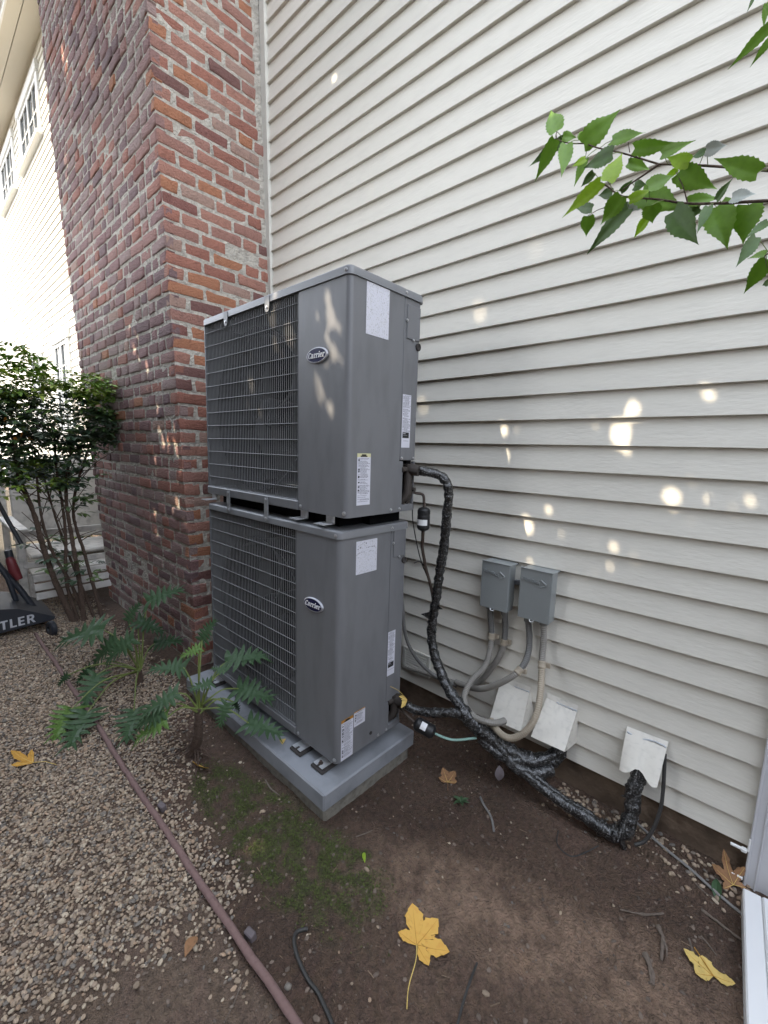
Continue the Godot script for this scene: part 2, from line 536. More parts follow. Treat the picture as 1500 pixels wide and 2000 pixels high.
	M.wood = skin(mat(0.16, 0.125, 0.10, 0.9), tex(noise(54, 0.03, 4), [[0.0, 0.6], [1.0, 1.2]]), Vector3(4, 4, 4))
	M.bark = skin(mat(0.105, 0.07, 0.052, 0.95), tex(noise(55, 0.03, 5), [[0.0, 0.45], [0.5, 0.95], [1.0, 1.5]]), Vector3(6, 6, 6), tf, 0.8)
	# leaves
	M.leaf = []  # third tone has the glow of backlit, sunlit leaves put into its colour
	for c in [[0.070, 0.14, 0.024, 0.4], [0.155, 0.28, 0.028, 0.8], [0.32, 0.46, 0.045, 1.0], [0.38, 0.41, 0.38, 0.25]]:
		var l := skin(mat(c[0], c[1], c[2], 0.5), tex(noise(61 + M.leaf.size(), 0.02, 4), [[0.0, 0.8], [0.6, 1.0], [1.0, 1.12]]), Vector3(8, 8, 8))
		l.backlight_enabled = true
		l.backlight = lin(c[0] * c[3] * 1.4, c[1] * c[3] * 1.4, c[2] * c[3])
		l.cull_mode = BaseMaterial3D.CULL_DISABLED
		M.leaf.append(l)
	M.fern = []
	for c in [[0.026, 0.052, 0.023], [0.050, 0.090, 0.043], [0.095, 0.165, 0.04]]:
		var l := skin(mat(c[0], c[1], c[2], 0.46), tex(noise(66, 0.02, 4), [[0.0, 0.75], [1.0, 1.15]]), Vector3(7, 7, 7))
		l.metallic_specular = 0.3
		l.backlight_enabled = true
		l.backlight = lin(c[0] * 0.4, c[1] * 0.4, c[2] * 0.2)
		M.fern.append(l)
	M.petiole = mat(0.13, 0.165, 0.04, 0.5)
	M.foliage = mat(1, 1, 1, 0.5)
	M.foliage.vertex_color_use_as_albedo = true
	M.foliage.backlight_enabled = true
	M.foliage.backlight = lin(0.05, 0.10, 0.015)
	M.yellow = skin(mat(0.62, 0.36, 0.075, 0.7), tex(noise(71, 0.012, 4), [[0.0, lin(0.85, 0.62, 0.5)], [0.45, Color(1, 1, 1)], [1.0, lin(1.0, 1.12, 1.1)]]), Vector3(7, 7, 7))
	M.pale_yellow = skin(mat(0.60, 0.43, 0.13, 0.7), tex(noise(72, 0.012, 4), [[0.0, 0.8], [0.5, 1.0], [1.0, 1.08]]), Vector3(7, 7, 7))
	M.brown_leaf = skin(mat(0.27, 0.14, 0.065, 0.8), tex(noise(73, 0.015, 4), [[0.0, 0.55], [0.5, 1.0], [1.0, 1.15]]), Vector3(7, 7, 7))
	M.ochre = skin(mat(0.46, 0.24, 0.035, 0.75), tex(noise(74, 0.015, 4), [[0.0, 0.75], [0.5, 1.0], [1.0, 1.15]]), Vector3(7, 7, 7))
	# others
	M.chair = skin(mat(0.62, 0.59, 0.55, 0.6), tex(noise(81, 0.012, 4), [[0.0, 0.6], [0.5, 0.95], [1.0, 1.0]]), Vector3(1.8, 1.8, 1.8))
	M.plastic = mat(0.02, 0.023, 0.03, 0.5)
	M.red = mat(0.12, 0.018, 0.022, 0.5)
	M.lettering = mat(0.42, 0.43, 0.46, 0.6)
	M.vinyl = mat(0.76, 0.76, 0.76, 0.4)
	M.vinyl_grey = mat(0.60, 0.60, 0.62, 0.35)
	M.plastic_white = mat(0.8, 0.8, 0.78, 0.45)

# ---------------------------------------------------------------- the ground
func moss_at(x: float, z: float) -> float:
	var d := Vector2((x + 1.14) / 0.44, (z - 0.97) / 0.17).length()
	var e := Vector2((x + 1.50) / 0.22, (z - 1.0) / 0.13).length()
	var f := Vector2((x + 0.92) / 0.22, (z - 0.88) / 0.12).length()
	var m := maxf(smoothstep(1.15, 0.45, d), maxf(smoothstep(1.1, 0.4, e), 0.8 * smoothstep(1.1, 0.4, f)))
	return clampf(m * (0.72 + 1.9 * gn2.get_noise_2d(x * 1.1 + 9.0, z * 1.1)), 0.0, 1.0)

func gravel_at(x: float, z: float) -> float:
	var g := 0.0
	if z > 1.25: g = smoothstep(-0.98, -1.24, x + 0.12 * (z - 1.25) + 0.05 * gn2.get_noise_2d(x, z))
	if z > 1.25: g = maxf(g, 0.45 * smoothstep(-0.78, -1.0, x) * smoothstep(1.36, 1.26, z))
	if z <= 1.25: g = smoothstep(-1.55, -2.15, x + 0.25 * sin(z * 9.0)) * smoothstep(0.72, 0.9, z + 0.1 * gn2.get_noise_2d(x, z)) * 0.85
	if z <= 1.25: g = maxf(g, 0.75 * smoothstep(1.10, 1.20, z + 0.04 * gn2.get_noise_2d(x * 2.0, z)) * smoothstep(-1.0, -1.15, x))
	return g

var acc := [[], []]
func drop(cols: Array, x: float, z: float, s: float, up: float) -> void:
	var b := Basis.from_euler(Vector3(R(-0.5, 0.5), R(0, TAU), R(-0.5, 0.5))) * Basis.from_scale(Vector3(s * R(0.85, 1.35), s * R(0.42, 0.7), s * R(0.7, 1.0)))
	acc[0].append(Transform3D(b, on_ground(x, z, up)))
	acc[1].append(cols[rng.randi() % cols.size()] * R(0.78, 1.08) * Color(1.04, 0.97, 0.89))

func ground() -> void:
	var m := MB.new()
	var x0 := -6.2; var x1 := 0.7; var z0 := -0.05; var z1 := 2.2
	var cs := 0.0125
	var nx := int((x1 - x0) / cs); var nz := int((z1 - z0) / cs)
	for j in nz + 1:
		for k in nx + 1:
			var x := x0 + k * cs; var z := z0 + j * cs
			var w := gn.get_noise_2d(x * 0.7 + 4.0, z * 0.7)
			var c := Color(0.068, 0.045, 0.034).lerp(Color(0.108, 0.075, 0.057), clampf(0.5 + w * 1.2, 0.0, 1.0))
			var pale := smoothstep(0.22, 0.05, absf(z - 0.62 + 0.35 * (x + 0.35))) * smoothstep(0.75, 0.2, absf(x + 0.42))
			c = c.lerp(Color(0.25, 0.18, 0.135), 0.8 * pale * clampf(0.7 + gn2.get_noise_2d(x, z), 0.0, 1.0))
			if z > 1.25: c = c.lerp(Color(0.16, 0.125, 0.10), 0.5)
			c = Color(c.r * 1.24, c.g * 1.15, c.b * 1.06)
			c = c.lerp(Color(0.075, 0.080, 0.030), moss_at(x, z) * 0.8)
			m.col = c
			m.p(Vector3(x, gy(x, z), z), Vector2(x, z))
	for j in nz:
		for k in nx:
			var a := j * (nx + 1) + k
			m.t(a, a + nx + 1, a + nx + 2); m.t(a, a + nx + 2, a + 1)
	# the same sheet goes on to the horizon
	m.col = Color(0.10, 0.085, 0.06)
	var far := 180.0
	for q in [[-far, x0, -far, far], [x1, far, -far, far], [x0, x1, -far, z0], [x0, x1, z1, far]]:
		m.face(Vector3(q[0], -0.012, q[3]), Vector3(q[1], -0.012, q[3]), Vector3(q[1], -0.012, q[2]), Vector3(q[0], -0.012, q[2]))
	var o := obj("ground", m, M.soil)
	tag(o, "dark brown bare soil with a pale trodden streak and mossy patches", "ground", "", "structure")

	var cols := [Color(0.30, 0.245, 0.19), Color(0.37, 0.31, 0.24), Color(0.22, 0.19, 0.165), Color(0.17, 0.16, 0.15), Color(0.33, 0.25, 0.185), Color(0.43, 0.38, 0.31), Color(0.25, 0.205, 0.16), Color(0.34, 0.28, 0.225)]
	var peb := ball()
	acc = [[], []]
	for k in 84000:
		var x := R(-4.8, -0.72); var z := R(0.72, 2.0)
		if R(0, 1) > gravel_at(x, z): continue
		if z < 0.86 and x > -2.2: continue
		drop(cols, x, z, R(0.0038, 0.0070) if R(0, 1) < 0.85 else R(0.0070, 0.0105), R(-0.003, 0.008))
	tag(scatter("gravel", peb, M.pebble, acc[0], acc[1]), "tan and grey pea gravel along the brown edging strip", "gravel", "", "stuff")
	acc = [[], []]
	for k in 1700:
		var x := R(-2.0, 0.25); var z := R(0.03, 1.7)
		var pad_in := x > -2.2 and x < -1.09 and z > 0.3 and z < 0.83
		if pad_in: continue
		var near_pad := smoothstep(0.14, 0.0, maxf(absf(z - 0.85), 0.0)) * smoothstep(-1.0, -1.2, x)
		if R(0, 1) > 0.16 + near_pad * 0.7 + 0.5 * smoothstep(0.3, 0.05, z): continue
		drop(cols, x, z, R(0.0025, 0.0065) if R(0, 1) < 0.93 else R(0.008, 0.013), 0.001)
	for k in 260:      # stones gathered along the foundation
		drop(cols, R(-0.55, 0.08), 0.02 + 0.16 * R(0, 1) * R(0.3, 1), R(0.004, 0.011), 0.002)
	for k in 7500:
		var x := R(-2.0, 0.25); var z := R(0.05, 1.75)
		if x < -1.07 and z > 0.28 and z < 0.85: continue
		drop(cols, x, z, R(0.0015, 0.0035) if R(0, 1) < 0.85 else R(0.004, 0.009), -0.001)
		acc[1][-1] = Color(0.12, 0.09, 0.07) * R(0.6, 1.5)
	tag(scatter("loose_pebbles", peb, M.pebble, acc[0], acc[1]), "loose pebbles and crumbs strewn over the bare soil", "pebbles", "", "stuff")
	var tuft := MB.new()
	for k in 5:
		var a := TAU * k / 5.0 + R(0, 1)
		var d := Vector3(cos(a), 0, sin(a)); var e := Vector3(-d.z, 0, d.x)
		tuft.tri(d * 0.1 + e * 0.22, d * 0.1 - e * 0.22, d * R(0.4, 0.9) + Vector3(0, R(0.6, 1.0), 0))
	var where := []; var tint := []
	for k in 22000:
		var x := R(-1.85, -0.6); var z := R(0.75, 1.25)
		if x < -1.09 and z < 0.835: continue
		if R(0, 1) > pow(moss_at(x, z), 1.6): continue
		where.append(Transform3D(Basis(Vector3.UP, R(0, TAU)).scaled(Vector3.ONE * R(0.003, 0.008)), on_ground(x, z)))
		tint.append(Color(0.080, 0.098, 0.026) * R(0.6, 1.5))
	tag(scatter("moss", tuft.done(), M.moss, where, tint), "low green moss on the soil in front of the equipment pad", "moss", "", "stuff")

# ---------------------------------------------------------------- the house
func board_rows() -> Array:
	var ys := [0.146, 0.225]
	while ys[-1] < 6.75:
		var y: float = ys[-1]
		ys.append(y + 0.0992 + 0.012 * clampf(y - 1.8, 0.0, 0.65) + 0.0045 * clampf(y - 2.45, 0.0, 1.2))
	return ys

func window(h: Node3D, xa: float, xb: float, ya: float, yb: float, cols: int, rows: int) -> void:
	var c := MB.new()
	c.span(Vector3(xa - 0.10, ya, 0.0), Vector3(xa, yb, 0.045), 0.004)
	c.span(Vector3(xb, ya, 0.0), Vector3(xb + 0.10, yb, 0.045), 0.004)
	c.span(Vector3(xa - 0.13, yb + 0.001, 0.0), Vector3(xb + 0.13, yb + 0.13, 0.06), 0.004)
	var w := obj("window", c, M.white_trim, h)
	var s := MB.new()
	s.span(Vector3(xa - 0.14, ya - 0.055, 0.0), Vector3(xb + 0.14, ya - 0.002, 0.10), 0.006)
	obj("sill", s, M.white_trim, w)
	var g := MB.new()
	g.span(Vector3(xa, ya, 0.002), Vector3(xb, yb, 0.012))
	obj("pane", g, M.glass, w)
	var f := MB.new()
	var mid := (xa + xb) * 0.5
	for x in [xa + 0.025, mid, xb - 0.025]: f.box(Vector3(x, (ya + yb) * 0.5, 0.026), Vector3(0.05, yb - ya, 0.024), 0.003)
	for y in [ya + 0.027, yb - 0.027]:
		for k in 2: f.box(Vector3((xa + mid) * 0.5 if k == 0 else (mid + xb) * 0.5, y, 0.025), Vector3((xb - xa) * 0.5 - 0.05, 0.05, 0.02), 0.003)
	obj("sash", f, M.white_trim, w)
	for k in range(1, cols):
		if k * 2 == cols: continue
		var mu := MB.new()
		mu.box(Vector3(lerpf(xa, xb, float(k) / cols), (ya + yb) * 0.5, 0.022), Vector3(0.018, yb - ya - 0.06, 0.012))
		obj("muntin", mu, M.white_trim, w)
	for k in range(1, rows):
		var mu := MB.new()
		mu.box(Vector3(mid, lerpf(ya, yb, float(k) / rows), 0.021), Vector3(xb - xa - 0.06, 0.018, 0.009))
		obj("muntin", mu, M.white_trim, w)

func house() -> void:
	var h := thing("clapboard_house", "cream clapboard house wall rising behind the stacked units, small windows and eave far left", "house")
	var ys := board_rows()
	var wob := noise(77, 0.7, 2)
	var wins := [[-9.95, -8.62, 5.80, 6.58], [-12.0, -10.72, 5.80, 6.58], [-8.72, -7.93, 1.45, 2.84], [-10.6, -9.76, 1.45, 2.84]]
	for k in ys.size() - 1:
		var y: float = ys[k]; var top: float = ys[k + 1] + 0.022
		for side in 2:
			var segs := []
			if side == 0: segs = [[-2.640 - 0.034 * clampf(y - 2.4, 0.0, 2.0), 3.2]]
			else:
				segs = [[-16.0, -4.45]]
				for w in wins:
					if ys[k] > w[2] - 0.06 and ys[k] < w[3] + 0.1:
						var cut := []
						for s in segs:
							if w[0] > s[0] and w[1] < s[1]: cut.append([s[0], w[0] - 0.09]); cut.append([w[1] + 0.09, s[1]])
							else: cut.append(s)
						segs = cut
			for s in segs:
				var m := MB.new()
				var n := maxi(1, int((s[1] - s[0]) / 0.5))
				var prev := []
				for j in n + 1:
					var x: float = lerpf(s[0], s[1], float(j) / n)
					var d := 0.0016 * wob.get_noise_2d(x, y * 9.0)
					var e := 0.0015 * wob.get_noise_2d(x + 40.0, y * 9.0)
					var cur := [Vector3(x, y + d, 0.0), Vector3(x, y + d, 0.0205 + e), Vector3(x, y + d + 0.0015, 0.022 + e), Vector3(x, top, 0.0035)]
					if j > 0:
						for q in 3: m.face(prev[q], cur[q], cur[q + 1], prev[q + 1])
					else:
						m.face(cur[0], cur[1], cur[2], cur[3])
					if j == n: m.face(cur[3], cur[2], cur[1], cur[0])
					prev = cur
				obj("siding_board", m, M.siding, h)
	var b := MB.new()
	b.span(Vector3(-16.0, -0.3, -0.20), Vector3(3.2, 6.88, -0.001))
	obj("wall_sheathing", b, M.caulk, h)
	b = MB.new()
	b.span(Vector3(-16.0, -0.4, -0.19), Vector3(3.2, 0.150, 0.0025))
	obj("foundation", b, M.foundation, h)
	# corner trim beside the chimney, a flat board and a caulk joint
	b = MB.new()
	var poly := PackedVector2Array([Vector2(-2.688, 0.1), Vector2(-2.638, 0.1), Vector2(-2.638, 2.4), Vector2(-2.692, 4.1), Vector2(-2.77, 6.85), Vector2(-2.82, 6.85), Vector2(-2.742, 4.1), Vector2(-2.688, 2.4)])
	b.prism(Vector3(0, 0, 0.0), poly, Vector3.RIGHT, Vector3.UP, Vector3(0, 0, 0.034))
	obj("corner_trim", b, M.trim, h)
	b = MB.new()
	poly = PackedVector2Array([Vector2(-2.72, 0.1), Vector2(-2.690, 0.1), Vector2(-2.690, 2.4), Vector2(-2.744, 4.1), Vector2(-2.822, 6.85), Vector2(-2.87, 6.85), Vector2(-2.79, 4.1), Vector2(-2.72, 2.4)])
	b.prism(Vector3(0, 0, 0.0), poly, Vector3.RIGHT, Vector3.UP, Vector3(0, 0, 0.022))
	obj("caulk_joint", b, M.caulk, h)
	for w in wins: window(h, w[0], w[1], w[2], w[3], 4, 2 if w[3] > 4.0 else 4)
	# eave
	b = MB.new()
	b.span(Vector3(-16.3, 6.86, -0.2), Vector3(3.3, 6.90, 0.255))
	b.span(Vector3(-16.3, 6.865, 0.262), Vector3(3.3, 6.90, 0.405))
	obj("soffit", b, M.soffit, h)
	b = MB.new()
	b.span(Vector3(-16.0, 6.74, 0.0), Vector3(3.2, 6.858, 0.03), 0.004)
	obj("frieze_board", b, M.soffit, h)
	b = MB.new()
	b.span(Vector3(-16.3, 6.83, 0.408), Vector3(3.3, 7.02, 0.43), 0.004)
	obj("fascia", b, M.white_trim, h)
	b = MB.new()
	b.prism(Vector3(-16.3, 0, 0), PackedVector2Array([Vector2(0.432, 6.90), Vector2(0.50, 6.90), Vector2(0.545, 6.97), Vector2(0.55, 7.03), Vector2(0.54, 7.03), Vector2(0.535, 6.975), Vector2(0.495, 6.91), Vector2(0.432, 6.91)]), Vector3(0, 0, 1), Vector3.UP, Vector3(19.6, 0, 0))
	obj("gutter", b, M.white_trim, h)
	b = MB.new()
	b.prism(Vector3(-16.4, 0, 0), PackedVector2Array([Vector2(0.46, 7.03), Vector2(0.46, 7.06), Vector2(-4.0, 9.6), Vector2(-8.5, 7.06), Vector2(-8.5, 7.03)]), Vector3(0, 0, 1), Vector3.UP, Vector3(19.8, 0, 0))
	obj("roof", b, M.roof, h)
	# louvred crawl space vent behind the units
	var v := MB.new()
	var va := Vector3(-1.40, 0.215, 0.017); var vb := Vector3(-1.225, 0.335, 0.03)
	for q in [[va.x, va.y, vb.x, va.y + 0.014], [va.x, vb.y - 0.014, vb.x, vb.y], [va.x, va.y + 0.014, va.x + 0.014, vb.y - 0.014], [vb.x - 0.014, va.y + 0.014, vb.x, vb.y - 0.014]]:
		v.span(Vector3(q[0], q[1], va.z), Vector3(q[2], q[3], vb.z))
	var vent := obj("wall_vent", v, M.trim)
	tag(vent, "small louvred vent low on the cream wall, half hidden behind the lower unit", "vent")
	for k in 7:
		var lv := MB.new()
		lv.box(Vector3((va.x + vb.x) * 0.5, va.y + 0.022 + k * 0.0128, 0.024), Vector3(vb.x - va.x - 0.03, 0.0035, 0.014), 0.0, Basis(Vector3.RIGHT, 0.6))
		obj("louvre", lv, M.trim, vent)

# ---------------------------------------------------------------- the chimney
func chx(y: float) -> float:      # right face
	return -2.55 - 0.05 * y
func chl(y: float) -> float:      # left edge
	return -4.29 - 0.14 * minf(y, 3.9)
func chz(y: float) -> float:      # front face
	return 0.633 + 0.019 * y

func brick_mesh(l: float, h: float, d: float) -> ArrayMesh:
	# a worn brick: front face a little pillowed, all edges eased; centred, front towards +z
	var m := MB.new()
	var xs := [-l * 0.5, -l * 0.5 + 0.007, -l * 0.17, l * 0.17, l * 0.5 - 0.007, l * 0.5]
	var ysr := [-h * 0.5, -h * 0.5 + 0.006, h * 0.5 - 0.006, h * 0.5]
	var idx := []
	for j in 4:
		var row := []
		for k in 6:
			var edge := int(k == 0 or k == 5) + int(j == 0 or j == 3)
			var z: float = d * 0.5 - [0.0, 0.006, 0.012][edge] + R(-0.0018, 0.0018)
			var px: float = xs[k] + (R(-0.0045, 0.0045) if k in [0, 5] else 0.0)
			var py: float = ysr[j] + (R(-0.0042, 0.0042) if j in [0, 3] else 0.0)
			if edge == 2: px *= 0.985; py *= 0.96
			row.append(m.p(Vector3(px, py, z), Vector2(px, py)))
		idx.append(row)
	for j in 3:
		for k in 5:
			m.t(idx[j][k], idx[j][k + 1], idx[j + 1][k + 1]); m.t(idx[j][k], idx[j + 1][k + 1], idx[j + 1][k])
	var ring := []
	for k in 6: ring.append(idx[0][k])
	for j in range(1, 4): ring.append(idx[j][5])
	for k in range(4, -1, -1): ring.append(idx[3][k])
	for j in range(2, 0, -1): ring.append(idx[j][0])
	var back := []
	for r in ring:
		var q: Vector3 = m.v[r]
		back.append(m.p(Vector3(q.x, q.y, -d * 0.5)))
	for k in ring.size():
		var n := (k + 1) % ring.size()
		var a: Vector3 = m.v[ring[k]]; var b: Vector3 = m.v[ring[n]]
		m.face(b, a, m.v[back[k]], m.v[back[n]])
	return m.done()

func chimney() -> void:
	var c := thing("brick_chimney", "broad weathered red brick chimney left of the stacked units", "chimney")
	var core := MB.new()
	var ys := []
	var y := -0.12
	while y < 8.7: ys.append(y); y += 0.22
	for k in ys.size() - 1:
		var a: float = ys[k]; var b: float = ys[k + 1]
		var P := func(h: float, w: int) -> Vector3:
			match w:
				0: return Vector3(chl(h), h, -0.15)
				1: return Vector3(chl(h), h, chz(h))
				2: return Vector3(chx(h), h, chz(h))
			return Vector3(chx(h), h, -0.15)
		for w in 3:
			var p0: Vector3 = P.call(a, w); var p1: Vector3 = P.call(a, w + 1); var p2: Vector3 = P.call(b, w + 1); var p3: Vector3 = P.call(b, w)
			core.face(p0, p1, p2, p3)
	core.face(Vector3(chl(8.7), 8.6, chz(8.7)), Vector3(chx(8.7), 8.6, chz(8.7)), Vector3(chx(8.7), 8.6, -0.15), Vector3(chl(8.7), 8.6, -0.15))
	obj("mortar", core, M.mortar, c)
	var kinds := {}
	for l in [0.196, 0.093, 0.15, 0.065]:
		kinds[l] = []
		for n in 4: kinds[l].append(brick_mesh(l, 0.0605, 0.05))
	var all := []     # [transform, length, material, distance]
	var course := 0.0765
	var row := 0
	y = 0.035
	while y < 8.5:
		for f in 2:
			var edge: Vector3 = Vector3(chx(y), y, chz(y))
			var dir: Vector3 = Vector3(-1, 0, 0) if f == 0 else Vector3(0, 0, -1)
			var out: Vector3 = Vector3(0, 0, 1) if f == 0 else Vector3(1, 0, 0)
			var long: float = chx(y) - chl(y) if f == 0 else chz(y) - 0.035
			var at := 0.0
			var first := true
			while at < long - 0.03:
				var l: float
				if first: l = 0.196 if (row + f) % 2 == 0 else 0.093
				elif f == 0: l = 0.093 if R(0, 1) < 0.45 else (0.196 if R(0, 1) < 0.75 else 0.15)
				else: l = 0.196 if R(0, 1) < 0.82 else 0.15
				if at + l > long: l = 0.093 if at + 0.093 < long + 0.02 else 0.065
				if at + l > long + 0.03: break
				var proud := 0.004 + R(-0.003, 0.006)
				if y < 0.5 and f == 0: proud -= 0.002
				var o := edge + dir * (at + l * 0.5) + out * (proud - 0.025) + Vector3(0, R(-0.003, 0.003), 0)
				if first and f == 0: o += Vector3(0.004, 0, 0)
				if first and f == 1: o += Vector3(0, 0, 0.004)
				var bz := out
				var bx := Vector3(1, 0, 0) if f == 0 else Vector3(0, 0, -1)
				var bs := Basis(bx, Vector3.UP, bz) * Basis.from_euler(Vector3(R(-0.03, 0.03), R(-0.025, 0.025), R(-0.012, 0.012)))
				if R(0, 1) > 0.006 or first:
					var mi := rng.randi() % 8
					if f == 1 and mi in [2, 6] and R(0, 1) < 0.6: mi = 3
					if f == 0 and R(0, 1) < 0.9: mi += 8  # most front bricks take the tones with shade in them
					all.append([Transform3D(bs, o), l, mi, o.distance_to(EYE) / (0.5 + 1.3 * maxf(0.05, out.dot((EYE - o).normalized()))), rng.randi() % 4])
				at += l + R(0.012, 0.021)
				first = false
		y += course
		row += 1
	all.sort_custom(func(p, q): return p[3] + (100.0 if p[0].origin.y > 4.9 else 0.0) < q[3] + (100.0 if q[0].origin.y > 4.9 else 0.0))
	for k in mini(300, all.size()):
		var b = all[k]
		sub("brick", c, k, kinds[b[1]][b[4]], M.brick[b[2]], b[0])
	# the smaller, farther bricks: one part for each brick tone
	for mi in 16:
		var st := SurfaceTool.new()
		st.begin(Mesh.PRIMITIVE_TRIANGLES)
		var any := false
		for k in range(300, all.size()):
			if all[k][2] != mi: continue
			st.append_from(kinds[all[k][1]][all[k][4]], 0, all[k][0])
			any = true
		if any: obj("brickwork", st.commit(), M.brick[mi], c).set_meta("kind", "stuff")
	# the wider shoulder high on the left edge
	var sh := MB.new()
	sh.span(Vector3(-5.06, 4.2, 0.1), Vector3(-4.83, 8.6, 0.60), 0.02)
	obj("shoulder", sh, M.brick[10], c)

# ---------------------------------------------------------------- the two stacked units
func print_label(w: int, h: int, sd: int, head: int, plate: bool, faded: bool) -> StandardMaterial3D:
	# small print too fine to read: rows of short dashes, a coloured head strip, a dark plate
	var r := RandomNumberGenerator.new()
	r.seed = sd
	var im := Image.create_empty(w, h, false, Image.FORMAT_RGB8)
	var paper := Color(0.86, 0.86, 0.90)
	im.fill(paper)
	if faded:
		for k in 900:
			var g := r.randf_range(0.70, 0.9)
			im.fill_rect(Rect2i(r.randi() % w, r.randi() % h, 1 + r.randi() % 3, 1 + r.randi() % 5), Color(g, g, g * 1.02))
		if head == 3:
			for row in 3:
				var x := 8
				while x < w - 20:
					var l := 3 + r.randi() % 6
					if r.randf() < 0.7: im.fill_rect(Rect2i(x, 8 + row * 22 + r.randi() % 8, l, 2 + r.randi() % 4), Color(0.22, 0.22, 0.25).lerp(paper, row * 0.35))
					x += l + 2 + r.randi() % 5
	else:
		var y := 4
		if head > 0:
			var hc := Color(0.86, 0.84, 0.66) if head == 1 else Color(0.74, 0.52, 0.20)
			im.fill_rect(Rect2i(0, 0, w, h / 14), hc)
			im.fill_rect(Rect2i(w / 3, 4, w / 3, h / 40), Color(0.15, 0.13, 0.1))
			im.fill_rect(Rect2i(w / 4, 10, w / 2, h / 40), Color(0.15, 0.13, 0.1))
			y = h / 14 + 5
		while y < h - 14:
			if plate and y > h * 0.70 and y < h * 0.86:
				im.fill_rect(Rect2i(w / 9, int(h * 0.71), w * 7 / 9, int(h * 0.11)), Color(0.07, 0.07, 0.09))
				im.fill_rect(Rect2i(w / 6, int(h * 0.725), w / 3, 4), Color(0.7, 0.7, 0.72))
				im.fill_rect(Rect2i(w / 5, int(h * 0.765), w / 2, 2), Color(0.6, 0.6, 0.62))
				y = int(h * 0.87)
			if plate and y > h * 0.88: break
			var ink := Color(0.25, 0.25, 0.30).lerp(paper, r.randf_range(0.15, 0.5))
			var x := w / 12
			if r.randf() < 0.16 and not plate:
				im.fill_rect(Rect2i(w / 12, y, w / 9, 7), Color(0.08, 0.08, 0.1))
			if r.randf() < 0.3: x = w / 4
			var stop := w - w / 12 - (r.randi() % (w / 3))
			while x < stop:
				var l := 2 + r.randi() % 9
				im.fill_rect(Rect2i(x, y, mini(l, w - x - 2), 2), ink)
				x += l + 2
			y += 4 if r.randf() < 0.85 else 8
	var m := mat(1, 1, 1, 0.4)
	m.albedo_texture = ImageTexture.create_from_image(im)
	m.albedo_color = Color(0.93, 0.93, 0.93)
	return m

func quad_x(x: float, za: float, zb: float, ya: float, yb: float) -> MB:   # a thin sticker on a face that looks along +x
	var m := MB.new()
	m.face(Vector3(x, yb, za), Vector3(x, yb, zb), Vector3(x, ya, zb), Vector3(x, ya, za))
	# outward order: seen from +x, z runs to the left
	m.i.clear()
	m.t(0, 2, 1); m.t(0, 3, 2)
	m.u[0] = Vector2(0, 0); m.u[1] = Vector2(1, 0); m.u[2] = Vector2(1, 1); m.u[3] = Vector2(0, 1)
	return m

func screw(at: Vector3, axis: Vector3, parent: Node3D, r := 0.0055) -> void:
	var m := MB.new()
	m.lathe(at, axis, [[r * 1.5, 0.0], [r * 1.5, 0.001], [r, 0.0012], [r, 0.004], [r * 0.7, 0.0048], [0.0, 0.0048]], 8)
	obj("screw", m, M.screw, parent)

